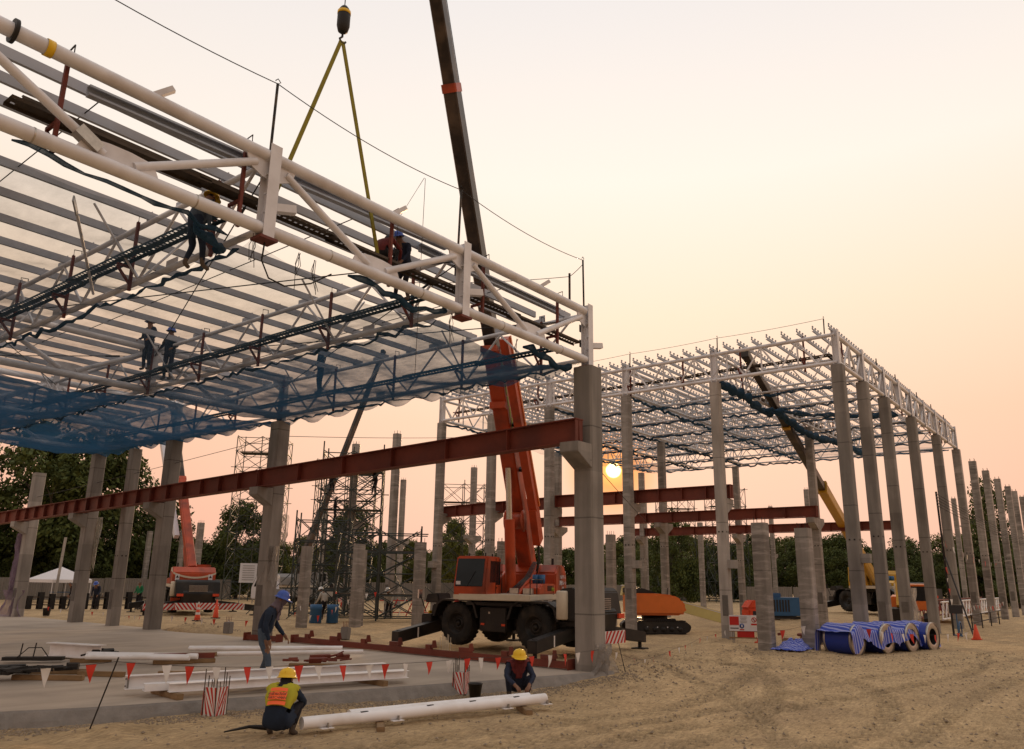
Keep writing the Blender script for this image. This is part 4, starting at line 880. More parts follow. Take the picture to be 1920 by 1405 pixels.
def rough_crane(label, pos, head, slew, foot, secs, paint, boompaint, detail=False, s=1.0, stripes=False, lift=.10):
    """rough-terrain crane: carrier along `head`, upper works along `slew`; foot and secs (fraction, width, height, material) along the boom"""
    t = thing('rough_terrain_crane', label, 'crane', pos, head)
    K = frame(pos, head) @ Matrix.Diagonal((s, s, s, 1)); S = frame(pos, slew) @ Matrix.Diagonal((s, s, s, 1))
    # carrier
    prism('chassis', t, [(-3.3, .62), (2.6, .62), (2.75, .95), (2.7, 1.30), (2.0, 1.36), (-3.25, 1.36), (-3.4, 1.2)], -.82, .82, BLACK, K, .04)
    for sx in (1.32, -1.68):
        for sy in (1, -1):
            prism('fender', t, [(sx-.95, .95), (sx-.80, 1.36), (sx-.55, 1.50), (sx+.55, 1.50), (sx+.80, 1.36), (sx+.95, .95), (sx+.86, .95), (sx+.72, 1.32), (sx+.5, 1.44), (sx-.5, 1.44), (sx-.72, 1.32), (sx-.86, .95)], sy*.66, sy*1.26, BLACK, K, .008)
            wheel(t, (sx, sy*.98, .66+lift), .655, .44, K, sy)
    for sy in (1, -1):
        bx = bbox_('tool_box', t, (-.18, sy*1.04, .92), (1.05, .36, .70), BLACK, K, .03)
        box('latch', bx, (-.05, sy*1.225, 1.12), (.06, .015, .06), GALV, K)
        bbox_('step_panel', t, (-.18, sy*1.02, 1.38), (2.2, .40, .10), BLACK, K, .02)
        box('tail_lamp', t, (-3.42, sy*.95, 1.1), (.06, .34, .14), CONE, K)
        box('head_lamp', t, (2.78, sy*.75, 1.02), (.04, .26, .14), HATY if detail else GALV, K)
    prism('engine_cover', t, [(-3.35, 1.0), (-2.5, 1.0), (-2.5, 1.36), (-2.56, 1.78), (-2.66, 1.88), (-3.05, 1.92), (-3.2, 1.80)], -1.18, 1.18, BLACK, K, .03)
    for i in range(6): box('grille_slat', t, (-3.33, 0, 1.30+.06*i), (.02, 1.0, .025), GALV, K)
    lathe('air_tank', t, [(.001, -.40), (.15, -.40), (.18, -.36), (.18, .36), (.15, .40), (.001, .40)], CREAM, K @ Matrix.Translation((-2.72, 1.20, 1.42)), 16)
    prism('front_bumper', t, [(2.4, .55), (2.86, .60), (2.86, 1.0), (2.4, 1.0)], -1.15, 1.15, BLACK, K, .03)
    prism('front_box', t, [(2.05, 1.36), (2.70, 1.36), (2.62, 1.62), (2.15, 1.66)], .55, 1.18, BLACK, K, .03)
    mi = tube('mirror_arm', t, (2.65, 1.15, 1.05), (2.82, 1.28, 1.62), .035, BLACK, K); box('mirror', mi, (2.83, 1.28, 1.62), (.06, .16, .28), CHROME if detail else BLACK, K)
    # outriggers, sloping down to their floats
    for sx in (2.42, -2.75):
        for sy in (1, -1):
            rch = 2.75 if sy > 0 else 3.5
            b_ = prism('outrigger', t, [(.55, .50), (.55, .86), (rch, .52), (rch, .18)], -.16, .16, BLACK, K @ Matrix.Translation((sx, 0, 0)) @ Matrix.Rotation(R(90*sy), 4, 'Z'), .015)
            box('stripe', b_, (sx-.165, sy*1.9, .47), (.012, .05, .30), WHITEF, K); box('stripe', b_, (sx+.165, sy*1.9, .47), (.012, .05, .30), WHITEF, K)
            lathe('jack', b_, [(.06, .02), (.06, .42), (.085, .42), (.085, .55)], DARK, K @ Matrix.Translation((sx, sy*(rch-.16), 0)), 12)
            bbox_('float_pad', b_, (sx, sy*(rch-.16), -.01), (.44, .44, .07), DARK, K, .02)
    for sx, nm in ((-3.06, 1), (2.75, 0)):
        if stripes or nm:
            bd = box('warning_board', t, (sx-(.34 if nm else -.14), 0, .5), (.03, 2.4, .36), WHITEF, K)
            chevrons('stripes', bd, 2.4, .36, 11, 40, REDS, K @ face_m((sx-(.360 if nm else -.160), 0, .5), (0, -1 if nm else 1, 0), (0, 0, 1)))
    if stripes:
        for sx in (-2.75,):
            for sy in (1, -1):
                bd = box('striped_beam_cover', t, (sx-.20, sy*1.75, .46), (.02, 1.9, .34), WHITEF, K)
                chevrons('stripes', bd, 1.9, .34, 8, 40, REDS, K @ face_m((sx-.214, sy*1.75, .46), (0, -1, 0), (0, 0, 1)), False)
    # upper works
    lathe('turntable', t, [(.95, 1.34), (.95, 1.52), (.80, 1.54)], BLACK, S, 28)
    prism('deck', t, [(2.0, 1.50), (2.0, 1.68), (-2.75, 1.68), (-2.75, 1.50)], -1.12, 1.12, CREAM, S, .02)
    for sy in (1, -1):
        prism('boom_bracket', t, [(1.1, 1.66), (.7, 1.86), (-1.55, 2.62), (-2.2, 2.62), (-2.35, 1.66)], sy*.46, sy*.56, paint, S, .015)
        prism('side_body', t, [(.9, 1.67), (.9, 1.86), (.35, 2.0), (-1.3, 2.0), (-1.3, 1.67)], sy*.60, sy*1.12, paint, S, .03)
    cw = prism('counterweight', t, [(-1.25, 1.67), (-1.25, 2.35), (-1.55, 2.62), (-2.45, 2.62), (-2.85, 2.30), (-2.9, 1.67)], -1.14, 1.14, paint, S, .05)
    for sy in (1, -1): prism('pale_panel', cw, [(-1.7, 2.40), (-1.8, 2.58), (-2.4, 2.58), (-2.75, 2.30)], sy*1.145, sy*1.15, CREAM if stripes else paint, S, 0)
    if stripes:
        v = []; f = []
        for i in range(17):
            y = -1.14+2.28*i/16; d = .26*(1-(y/1.14)**2); v += [(-2.925, y, 2.34-d), (-2.925, y, 2.24-d)]
        for i in range(16): f.append((2*i, 2*i+2, 2*i+3, 2*i+1))
        obj('pale_swoosh', mesh_py('pale_swoosh', v, f), CREAM, cw, S)
        for y in (-.85, .9):
            sg = box('warning_sign', cw, (-2.92, y, 2.05), (.012, .22, .34), SIGNW, S); mt = mesh_py('triangle', [(-2.932, y-.08, 2.02), (-2.932, y+.08, 2.02), (-2.932, y, 2.17)], [(0, 1, 2)]); obj('triangle', mt, INK, sg, S)
        gp = bbox_('rear_grille', t, (-2.6, 0, 1.25), (.4, 1.3, .62), paint, S, .03)
        for i in range(4): box('slat', gp, (-2.81, 0, 1.06+.13*i), (.02, 1.0, .05), DARK, S)
        box('number_plate', t, (-2.83, .3, .86), (.02, .3, .1), SIGNW, S); box('bumper', t, (-2.7, 0, .84), (.2, 2.2, .2), paint, S)
    # cab
    cb = prism('cab', t, [(.38, 1.50), (1.95, 1.50), (1.98, 1.95), (1.72, 2.80), (.42, 2.80)], -1.28, -.26, paint, S, .04)
    prism('windscreen', cb, [(1.985, 1.90), (1.99, 1.92), (1.755, 2.72), (1.735, 2.72)], -1.22, -.36, GLASS, S @ Matrix.Translation((.012, 0, 0)), 0)
    for y, e in ((-.255, 1), (-1.285, -1)):
        prism('side_window', cb, [(1.02, 2.02), (1.55, 2.02), (1.50, 2.66), (1.02, 2.66)], y-.004, y+.004, GLASS, S, 0)
        prism('door_window', cb, [(.50, 1.95), (.92, 1.95), (.92, 2.66), (.50, 2.66)], y-.005, y+.005, GLASS, S, 0)
        prism('sill_band', cb, [(.40, 1.52), (1.94, 1.52), (1.95, 1.66), (.40, 1.66)], y-.006, y+.006, CREAM, S, 0)
    prism('sill_band', cb, [(1.99, 1.52), (2.0, 1.66), (1.995, 1.66), (1.985, 1.52)], -1.26, -.28, CREAM, S, 0)
    wp = tube('wiper', cb, (2.02, -.85, 1.9), (1.90, -.62, 2.35), .022, INK, S, 6)
    box('sticker', cb, (2.0, -1.12, 2.0), (.012, .14, .10), SIGNW, S)
    for p in ((.6, -.5), (1.1, -1.1), (1.6, -.4)): tube('roof_lug', cb, (p[0], p[1], 2.78), (p[0], p[1], 2.90), .05, BLACK, S, 6)
    box('work_lamp', t, (1.05, .82, 1.78), (.16, .3, .16), GALV, S); box('work_lamp', t, (1.06, .38, 1.78), (.16, .26, .16), GALV, S)
    for y in (.75, .95): lathe('oil_can', t, [(.001, 0), (.11, 0), (.11, .28), (.001, .28)], BLUEBOX, S @ Matrix.Translation((-.1, y, 2.0)), 12)
    tube('exhaust', t, (-2.0, .85, 2.6), (-2.0, .85, 2.84), .09, DARK, S)
    if detail:
        text_obj('side_lettering', cw, 'niro', .24, LIME, S @ face_m((-.85, 1.14, 1.84), (-1, 0, 0), (0, 0, 1)))
        for i, (tx, z, sz) in enumerate((('トルクリース', 2.22, .15), ('建機クレーン', 2.02, .17), ('TR-20', 1.86, .11))): text_obj('side_lettering', cw, tx, sz, SIGNW, S @ face_m((-2.25, 1.152, z), (-1, 0, 0), (0, 0, 1)))
        for x0 in (.62, .98): box('door_seam', cb, (x0, -.252, 2.15), (.012, .012, 1.2), BLACK, S)
        box('door_handle', cb, (.92, -.245, 1.86), (.12, .02, .035), BLACK, S); tube('grab_rail', cb, (.46, -.22, 1.7), (.46, -.22, 2.6), .03, BLACK, S, 6)
        for k in range(4): box('step', t, (.55, -.16, 1.42-.26*k), (.34, .16, .03), GALV, S)
        for k in range(6): box('vent_slat', t, (-.2-.12*k, 1.125, 1.86), (.06, .012, .16), BLACK, S)
        box('side_hatch', t, (-.95, 1.126, 1.80), (.02, .012, .30), BLACK, S); box('bonnet_seam', cw, (-1.9, 1.145, 2.0), (.012, .012, .62), BLACK, S)
        for x0 in (.2, .9, 1.7): tube('deck_stanchion', t, (x0, 1.05, 1.68), (x0, 1.05, 2.12), .03, BLACK, S, 6)
        tube('deck_rail', t, (.2, 1.05, 2.12), (1.7, 1.05, 2.12), .03, BLACK, S, 6)
        for k in range(4): path_tube('hydraulic_hose', t, [S @ Vector((.9-.08*k, .1+.07*k, 1.72)), S @ Vector((.4, .25+.06*k, 1.95)), S @ Vector((-.3, .35+.05*k, 2.2)), S @ Vector((-1.1, .40+.04*k, 2.7))], .035, BLACK)
        for sx_, sy_ in ((1.32, 1), (-1.68, 1)):
            for k in range(10): a_ = k*math.pi/5; tube('wheel_nut', t, (sx_+.2*math.cos(a_), sy_*1.075, .66+lift+.2*math.sin(a_)), (sx_+.2*math.cos(a_), sy_*1.105, .66+lift+.2*math.sin(a_)), .035, DARK, K, 6)
        box('reflector', t, (.2, 1.23, .78), (.14, .012, .06), CONE, K); box('reflector', t, (-.6, 1.23, .78), (.14, .012, .06), CONE, K)
    # boom
    A = S @ Vector(foot[0]) if isinstance(foot, tuple) and isinstance(foot[0], tuple) else Vector(foot); B = Vector(secs[0]); d = B-A; u_ = d.normalized(); ln = d.length; lat = Vector((-math.sin(slew), math.cos(slew), 0)); up_ = u_.cross(lat)
    if up_.z < 0: up_ = -up_
    base = None
    for i, (f0, f1, w_, h_, m_) in enumerate(secs[1]):
        p, q = A+u_*(f0*ln), A+u_*(f1*ln)
        nm = 'boom_base' if i == 0 else 'boom_section'
        x = bar(nm, t, p, q, 'oct', w_, h_, m_, upv=up_)
        base = base or x
        bar('collar', x, q-u_*.22, q+u_*.02, 'oct', w_*1.10, h_*1.10, paint if i < 2 else m_, upv=up_)
        bar('rail', x, p+up_*(h_*.5), q+up_*(h_*.5), 'box', w_*.7, .05, m_, upv=up_)
    f1, w0, h0 = secs[1][0][1], secs[1][0][2], secs[1][0][3]
    cylp = A+u_*(ln*f1*.52)-up_*(h0*.55); cylb = S @ Vector((.15, 0, 1.75))
    mid = cylb.lerp(cylp, .58)
    c_ = tube('lift_cylinder', t, cylb, mid, .34*s, paint, n=14); tube('lift_rod', c_, mid, cylp, .20*s, CHROME, n=14)
    if detail:
        jb = A+lat*.62
        j = bar('stowed_jib', t, jb+u_*(ln*.10)-up_*.28, A+lat*.46+u_*(ln*.32)-up_*.12, 'box', .26, .34, paint, upv=up_)
        bar('jib_rail', j, jb+u_*(ln*.10)-up_*.08+lat*.14, A+lat*.60+u_*(ln*.32)+up_*.06, 'box', .05, .10, ORANGE2, upv=up_)
        bar('jib_end', j, jb+u_*(ln*.055)-up_*.36, jb+u_*(ln*.102)-up_*.28, 'box', .24, .50, paint, upv=up_)
        for k in (.15, .21, .28): bar('jib_lug', j, A+u_*(ln*k)+lat*.2, A+u_*(ln*k)+lat*(.55-.4*(k-.1))-up_*.1, 'box', .10, .16, BLACK, upv=up_)
        lathe('winch', t, [(.001, -.3), (.36, -.3), (.36, -.26), (.28, -.25), (.28, .25), (.36, .26), (.36, .3), (.001, .3)], paint, Matrix.Translation(A+u_*2.4-up_*.55) @ lat.to_track_quat('Z', 'Y').to_matrix().to_4x4(), 20)
        tube('boom_pin', t, A-lat*.62, A+lat*.62, .22, BLACK)
        for k in (-.12, .12): tube('hoist_rope', t, A+u_*2.4+up_*(h0*.6)+lat*k, B+up_*.45+lat*k, .022, WIRE, n=5)
        for k in range(7):
            q = A+u_*(ln*(.19+.015*k)); bar('boom_mark', base, q+lat*(w0*.505)-up_*.1, q+lat*(w0*.505)+u_*.34+up_*rng.uniform(-.12, .02), 'box', .012, .12, LIME, upv=up_)
        for k in (.24, .31): box('bracket', base, A+u_*(ln*k)-up_*(h0*.55), (.3, .5, .2), paint, rz=slew)
        path_tube('hydraulic_hose', t, [S @ Vector((-.9, .5, 2.0)), S @ Vector((-1.0, .62, 2.9)), A+u_*1.9+lat*.5, A+u_*3.2+lat*.45], .05, BLACK)
        path_tube('hydraulic_hose', t, [S @ Vector((-.7, .55, 2.0)), S @ Vector((-.8, .7, 2.7)), A+u_*1.6+lat*.56, A+u_*2.6+lat*.5], .045, BLACK)
    return t
cpos = (20.75, 16.2, -.03); tip = Vector((8.6, 11.25, 24.4))
crane1 = rough_crane('big orange rough-terrain crane with raised boom behind the near column', cpos, R(91), R(201.7), ((-2.0, 0, 2.33),),
    (tip, [(0, .305, .50, .66, ORANGE), (.305, .60, .40, .53, BOOM), (.60, .84, .36, .46, BOOM), (.84, .995, .30, .38, BOOM)]), ORANGE, BOOM, True)
crane2 = rough_crane('orange crane seen from behind at left with striped outriggers', (25.9, 44.2, -.03), R(70), R(66), ((-1.2, 0, 2.5),),
    (Vector((28.3, 53.2, 14.5)), [(0, .46, .48, .58, ORANGE), (.46, .75, .4, .48, BOOM), (.75, 1, .34, .4, BOOM)]), ORANGE, BOOM, False, .98, True)
bar('stowed_jib', crane2, (25.55, 45.4, 4.3), (26.6, 50.4, 10.6), 'box', .28, .30, SIGNW)
crane3 = rough_crane('dark crane with thin boom hidden behind the scaffolds', (40.5, 52.5, -.03), R(120), R(15), ((-1.0, 0, 2.4),),
    (Vector((48.0, 53.0, 22.5)), [(0, .4, .44, .52, BOOM), (.4, .75, .38, .46, BOOM), (.75, 1, .32, .4, BOOM)]), GREY, BOOM, False, .9)
crane4 = rough_crane('yellow crane with long boom behind the right-row columns', (67.2, 16.8, -.03), R(60), R(187), ((-.2, 0, 1.95),),
    (Vector((31.7, 12.3, 11.65)), [(0, .56, .50, .66, YELLOW), (.56, .80, .36, .46, BOOM), (.80, 1, .30, .38, BOOM)]), YELLOW, BOOM, False, 1.25)
# hook block, slings
hk = thing('hook_block', 'black and yellow hook ball hanging from the crane rope', 'hook', (8.6, 11.25, 12.85))
lathe('ball', hk, [(.001, .36), (.06, .36), (.10, .30), (.13, .18), (.13, -.10), (.10, -.22), (.05, -.26), (.001, -.26)], DARK, Matrix.Translation((8.6, 11.25, 12.95)), 20)
lathe('yellow_band', hk, [(.128, .17), (.135, .17), (.135, .24), (.115, .24)], HATY, Matrix.Translation((8.6, 11.25, 12.95)), 20)
path_tube('hook', hk, [(8.6, 11.25, 12.72), (8.6, 11.25, 12.60), (8.54, 11.25, 12.53), (8.57, 11.25, 12.46), (8.65, 11.25, 12.46), (8.69, 11.25, 12.53)], .045, DARK, 8)
tube('hoist_rope', hk, (8.6, 11.25, 13.3), (8.62, 11.26, 24.2), .022, WIRE, n=6)
for a, b, l in (((8.58, 11.25, 12.50), (7.33, 11.22, 8.38), 'left olive sling strap hanging from the hook'), ((8.62, 11.25, 12.50), (9.86, 11.22, 8.30), 'right olive sling strap hanging from the hook')):
    tag(bar('sling', None, a, b, 'box', .075, .03, SLING), l, 'sling', 'lifting slings')

# ================================================================ SCAFFOLD TOWERS
def scaffold(label, x, y, w_, d_, h, lifts, rz=0, stairs=True, group='scaffold towers', planks=True):
    t = thing('scaffold_tower', label, 'scaffold', (x, y, 0), rz, group); K = frame((x, y, 0), rz); P = [(-w_/2, -d_/2), (w_/2, -d_/2), (w_/2, d_/2), (-w_/2, d_/2)]
    for px_, py_ in P + [(0, -d_/2), (0, d_/2)]: tube('standard', t, (px_, py_, 0), (px_, py_, h+rng.uniform(0, .7)), .085, STEEL, K, 6)
    dz = h/lifts
    for i in range(lifts+1):
        z = min(h, i*dz+.15)
        for k in range(4):
            a, b = P[k], P[(k+1) % 4]; e = Vector((b[0]-a[0], b[1]-a[1], 0)).normalized()*rng.choice((0, 0, .35))
            tube('ledger', t, (a[0]-e.x, a[1]-e.y, z), (b[0]+e.x, b[1]+e.y, z), .065, STEEL, K, 6)
        if i < lifts:
            for k in range(4):
                a, b = P[k], P[(k+1) % 4]; m_ = ((a[0]+b[0])/2, (a[1]+b[1])/2) if k % 2 == 0 else b
                tube('brace', t, (*a, z), (*m_, z+dz), .055, STEEL, K, 6); tube('brace', t, (*m_, z), (*a, z+dz), .055, STEEL, K, 6)
                if k % 2 == 0: tube('brace', t, (*m_, z), (*b, z+dz), .055, STEEL, K, 6); tube('brace', t, (*b, z), (*m_, z+dz), .055, STEEL, K, 6)
            if stairs:
                for s_ in (-.18, .18): tube('stair_string', t, (w_*.10, s_-d_*.2, z), (w_*.45, s_-d_*.2, z+dz), .045, STEEL, K, 6)
                for q in range(1, 7): tube('rung', t, (w_*(.10+.05*q), -.18-d_*.2, z+dz*q/7), (w_*(.10+.05*q), .18-d_*.2, z+dz*q/7), .03, STEEL, K, 5)
            if planks and i in (lifts-1, lifts-3): box('deck_plank', t, (0, 0, z+.06), (w_*.95, d_*.45, .05), PLANK, K)
    for sx in (-1, 1): tube('raking_stay', t, (sx*w_/2, -d_/2, h*.45), (sx*(w_/2+2.2), -d_/2-.4, .1), .05, STEEL, K, 6)
    return t
scaffold('left scaffold tower rising in front of the dark bushy tree', 43.5, 63.5, 4.4, 3.4, 14.4, 10, R(-45))
scaffold('second scaffold tower seen right of the corbelled column', 51, 60.5, 5.6, 2.8, 13.0, 10, R(-45))
scaffold('scaffold tower with three climbers round a tall column', 32.5, 37.9, 3.6, 2.6, 9.4, 8, R(-45))
scaffold('low scaffold with stair beside the tall free column', 29.0, 31.4, 4.2, 1.9, 4.3, 4, R(-45))
scaffold('low scaffold bay joining the climbed tower on its left', 29.8, 37.0, 3.0, 1.8, 5.2, 4, R(-45))
scaffold('scaffold tower far behind the orange crane boom', 62, 55, 4.5, 3, 11.5, 6, R(-45))
scaffold('far scaffold tower behind the lower red girders', 88, 44, 4, 3, 12.6, 6, R(-50), False)
scaffold('second far scaffold tower behind the lower red girders', 90, 38.5, 4, 3, 12.8, 6, R(-50), False)

# ================================================================ OTHER MACHINES
def crawler(label, pos, rz):
    t = thing('crawler_machine', label, 'crawler', pos, rz); K = frame(pos, rz) @ Matrix.Diagonal((.9, .9, .80, 1))
    for sy in (1, -1):
        tr = prism('track', t, [(-1.35, .10), (-1.05, -.02), (1.05, -.02), (1.35, .12), (1.42, .38), (1.15, .62), (-1.15, .62), (-1.42, .38)], sy*.95-.22, sy*.95+.22, BLACK, K, .04)
        for i in range(22): box('shoe', tr, (-1.1+2.2*i/21, sy*.95, .645), (.07, .48, .04), DARK, K); box('shoe', tr, (-1.1+2.2*i/21, sy*.95, -.01), (.07, .48, .03), DARK, K)
        for i in range(5): lathe('roller', tr, [(.001, .01), (.13, .01), (.13, -.01)], DARK, K @ Matrix.Translation((-.85+.42*i, sy*1.18, .22)) @ Matrix.Rotation(R(-90*sy), 4, 'X'), 12)
        for i in range(4): box('reflector', tr, (-.8+.5*i, sy*1.175, .33), (.05, .012, .06), SIGNW, K)
    prism('undercarriage', t, [(-.9, .35), (.9, .35), (.8, .75), (-.8, .75)], -.75, .75, BLACK, K, .03)
    lathe('slew_ring', t, [(.62, .70), (.62, .90), (.5, .92)], BLACK, K, 20)
    prism('body', t, [(-1.5, .92), (1.0, .92), (1.25, 1.05), (1.28, 1.35), (1.05, 1.75), (.6, 1.98), (-.2, 2.05), (-1.5, 2.05)], -1.05, .35, ORANGE2, K, .12)
    prism('cover', t, [(-1.5, 2.05), (-.1, 2.05), (-.9, 2.32), (-1.5, 2.32)], -.9, .3, BLACK, K, .03)
    b = bar('boom', t, K @ Vector((-1.4, .62, 2.2)), K @ Vector((3.9, .62, .72)), 'box', .30, .46, PALEYEL); bar('boom_edge', b, K @ Vector((-1.4, .62, 2.44)), K @ Vector((3.9, .62, .96)), 'box', .32, .03, SIGNW)
    tube('grab_rail', t, (.3, -1.0, 2.0), (.35, -1.0, 2.35), .05, INK, K)
    return t
crawler('orange crawler machine with pale yellow boom beside the column right of the sun', (32.35, 17.35, -.03), R(-41))
def digger(label, pos, rz):
    t = thing('excavator', label, 'excavator', pos, rz); K = frame(pos, rz)
    for sy in (1, -1): prism('track', t, [(-1.2, 0), (1.2, 0), (1.4, .3), (1.15, .6), (-1.15, .6), (-1.4, .3)], sy*.9-.2, sy*.9+.2, BLACK, K, .04)
    prism('body', t, [(-1.5, .8), (.3, .8), (.3, 1.5), (-1.4, 1.6)], -1, 1, ORANGE2, K, .06)
    cb = prism('cab', t, [(.25, .8), (1.2, .8), (1.15, 2.2), (.3, 2.25)], .1, 1, ORANGE2, K, .05)
    prism('window', cb, [(.4, 1.35), (1.05, 1.35), (1.02, 2.05), (.42, 2.1)], 1.0, 1.01, GLASS, K, 0); prism('window', cb, [(1.19, 1.3), (1.2, 1.3), (1.17, 2.1), (1.16, 2.1)], .2, .9, GLASS, K, 0)
    bar('boom', t, K @ Vector((.8, -.4, 1.1)), K @ Vector((2.7, -.4, 2.2)), 'box', .25, .4, YELLOW); bar('dipper', t, K @ Vector((2.7, -.4, 2.2)), K @ Vector((3.9, -.4, 1.0)), 'box', .2, .3, YELLOW)
    prism('bucket', t, [(3.7, .1), (4.2, .3), (4.3, .9), (3.8, 1.0)], -.75, -.05, DARK, K, .02)
    return t
digger('small orange excavator between right-row columns', (52.2, 11.3, -.03), R(190))
t = thing('orange_compressor', 'bright orange compressor behind the safety sign', 'compressor', (39.5, 15.6, 0), R(-40)); K = wm(t)
bbox_('body', t, (0, 0, .62), (1.1, .8, .55), CONE, K, .06); prism('hood', t, [(-.6, .9), (.6, .9), (.5, 1.25), (-.3, 1.3)], -.4, .4, CONE, K, .06)
for sx in (-.45, .45):
    for sy in (-.42, .42): lathe('wheel', t, [(.08, -.06), (.24, -.06), (.24, .06), (.08, .06)], TYRE, K @ Matrix.Translation((sx, sy, .24)) @ Matrix.Rotation(R(90), 4, 'X'), 16)
tube('tow_bar', t, (.5, 0, .5), (1.3, 0, .4), .06, DARK, K); box('panel', t, (-.1, -.41, .62), (.5, .02, .34), INK, K)
t = thing('blue_generator', 'blue generator box on skids left of the yellow crane', 'generator', (50.5, 18.3, 0), R(-48)); K = wm(t)
bbox_('body', t, (0, 0, .75), (2.1, 1.1, 1.1), BLUEBOX, K, .03); box('skid', t, (0, -.4, .1), (2.2, .14, .16), DARK, K); box('skid', t, (0, .4, .1), (2.2, .14, .16), DARK, K); bbox_('fuel_cap_box', t, (-.3, 0, 1.42), (.5, .5, .26), BLUEBOX, K, .03)
for i in range(7): box('louvre', t, (-.8+.18*i, -.56, .8), (.1, .02, .7), INK, K)
t = thing('parked_truck', 'white truck half hidden behind the scaffolds', 'truck', (36.5, 47.8, 0), R(128)); K = wm(t)
prism('cab', t, [(1.6, .55), (3.0, .55), (3.05, 1.3), (2.7, 2.2), (1.6, 2.25)], -.95, .95, SIGNW, K, .07); prism('windscreen', t, [(3.04, 1.35), (3.06, 1.35), (2.75, 2.1), (2.73, 2.1)], -.82, .82, GLASS, K @ Matrix.Translation((.02, 0, 0)), 0)
for sy in (1, -1): prism('side_window', t, [(1.8, 1.4), (2.85, 1.4), (2.62, 2.08), (1.8, 2.08)], sy*.955-.004, sy*.955+.004, GLASS, K, 0)
bbox_('bed', t, (-.4, 0, 1.0), (3.8, 2.0, .5), GREY, K, .03); box('chassis', t, (0, 0, .6), (5.2, .8, .2), BLACK, K)
for sx in (-1.4, 2.2):
    for sy in (1, -1): wheel(t, (sx, sy*.85, .42), .42, .26, K, sy)
# light trusses lying on the ground at far right
def ground_truss(label, p0, p1, m1, m2):
    t = thing('stored_truss', label, 'truss', (*p0, 0), 0, 'trusses stored on the ground'); a, b = Vector((*p0, .25)), Vector((*p1, .25)); z = Vector((0, 0, 1)); n = 22
    for h in (0, .95): tube('chord', t, a+z*h, b+z*h, .11, m1)
    for i in range(n):
        p, q = a.lerp(b, i/n), a.lerp(b, (i+1)/n); mid = (p+q)/2
        tube('web', t, p, mid+z*.95, .07, m1 if i % 2 else m2, n=8); tube('web', t, mid+z*.95, q, .07, m1 if i % 3 else m2, n=8)
    for i in (1, 9, 17): box('sleeper', t, a.lerp(b, i/n)-z*.17, (.3, .9, .18), TIMBER)
    return t
ground_truss('white tube truss stored on the ground behind the right row', (52.5, 9.7), (82, 10.6), WHITE2, WHITE2)
ground_truss('red primed truss stored behind the white one at right', (54, 11.2), (84, 12.2), RUST, RUST)
# ================================================================ SITE MATERIALS ON THE SLAB
def timber(x, y, z, ln, rz, label, s=.12, h=.10):
    return tag(bbox_('timber_block', None, (x, y, z+h/2), (ln, s, h), TIMBER, None, .008, rz), label, 'timber', 'timber bearers')
d1 = Vector((.955, -.297, 0)); rz1 = math.atan2(d1.y, d1.x)
for i, (x, y, ln, sec, w_, h_, lab) in enumerate(((7.5, 14.45, 5.0, 'H', .16, .23, 'rear deep white steel beam on the slab edge'), (7.62, 14.03, 5.05, 'C', .20, .12, 'middle white channel of the three on the slab edge'), (7.85, 13.62, 4.6, 'H', .18, .14, 'front white beam of the three on the slab edge'))):
    a = Vector((x, y, .11+h_/2)); b = a+d1*ln
    t = thing('white_beam', lab, 'beam', a, 0, 'white beams on the slab edge'); bar('section', t, a, b, sec, w_, h_, WHITE2)
    if i == 0:
      box('end_cleat', t, a+d1*.04, (.02, w_*.9, h_*.8), GREY, rz=rz1)
      for dz in (-.06, .06): tube('hole_shade_disc', t, a+Vector((-.012, -.03, dz)), a+Vector((-.004, -.03, dz)), .03, INK)  # black discs paint in the shade inside the bolt holes
for u_, l in ((.45, 'left timber under the white beams on the slab edge'), (4.3, 'right timber under the white beams on the slab edge')):
    q = Vector((7.55, 14.02, 0))+d1*u_; timber(q.x, q.y, 0, 1.15, rz1+R(100), l)
# the long painted pipes on the dirt with their bearers
P0, P1 = Vector((7.95, 10.08, -.01)), Vector((12.52, 8.99, -.01)); dp = (P1-P0).normalized(); rzp = math.atan2(dp.y, dp.x)
t = thing('white_pipe', 'long thick white pipe lying on timbers in front of the slab', 'pipe', P0); tube('pipe', t, P0, P1, .175, WHITE2, n=28)
tube('end_shade_disc', t, P1-dp*.002, P1+dp*.004, .155, INK, n=24)  # black disc on the capped end, painting the shade of the bore
for u_ in (.35, 1.55, 3.75, 4.65):
    q = P0+dp*u_; box('saddle_plate', t, q+Vector((0, -.06, -.085)), (.2, .16, .012), WHITE2, rz=rzp); box('saddle_web', t, q+Vector((.0, -.10, -.05)), (.012, .07, .08), GALV, rz=rzp)
for u_ in (1.0, 2.2, 3.05, 4.0): q = P0+dp*u_+Vector((0, -.03, .081)); box('chip', t, q, (.13, .035, .012), INK, rz=rzp+.1)
t = thing('white_pipe', 'second white pipe just behind the long one, by the crouching man', 'pipe', P0); q = Vector((.10, .30, 0)); tube('pipe', t, P0+q+dp*.9, P0+q+dp*4.55, .15, WHITE2, n=24); tube('end_shade_disc', t, P0+q+dp*4.548, P0+q+dp*4.554, .13, INK, n=20)  # its black end disc is painted bore shade too
for k, (u_, l) in enumerate(((1.25, 'timber bearer under the left part of the long pipe'), (4.15, 'timber bearer under the right end of the long pipe'))):
    q = P0+dp*u_; timber(q.x+.05, q.y-.02, -.21, .95, rzp+R(62), l, .12, .11)
tag(path_tube('pry_bar', None, [(7.25, 10.95, -.14), (7.6, 10.85, -.10), (7.85, 10.75, -.13)], [.02, .05, .09], DARK, 6), 'dark pry bar on the ground beside the watchman', 'tool')
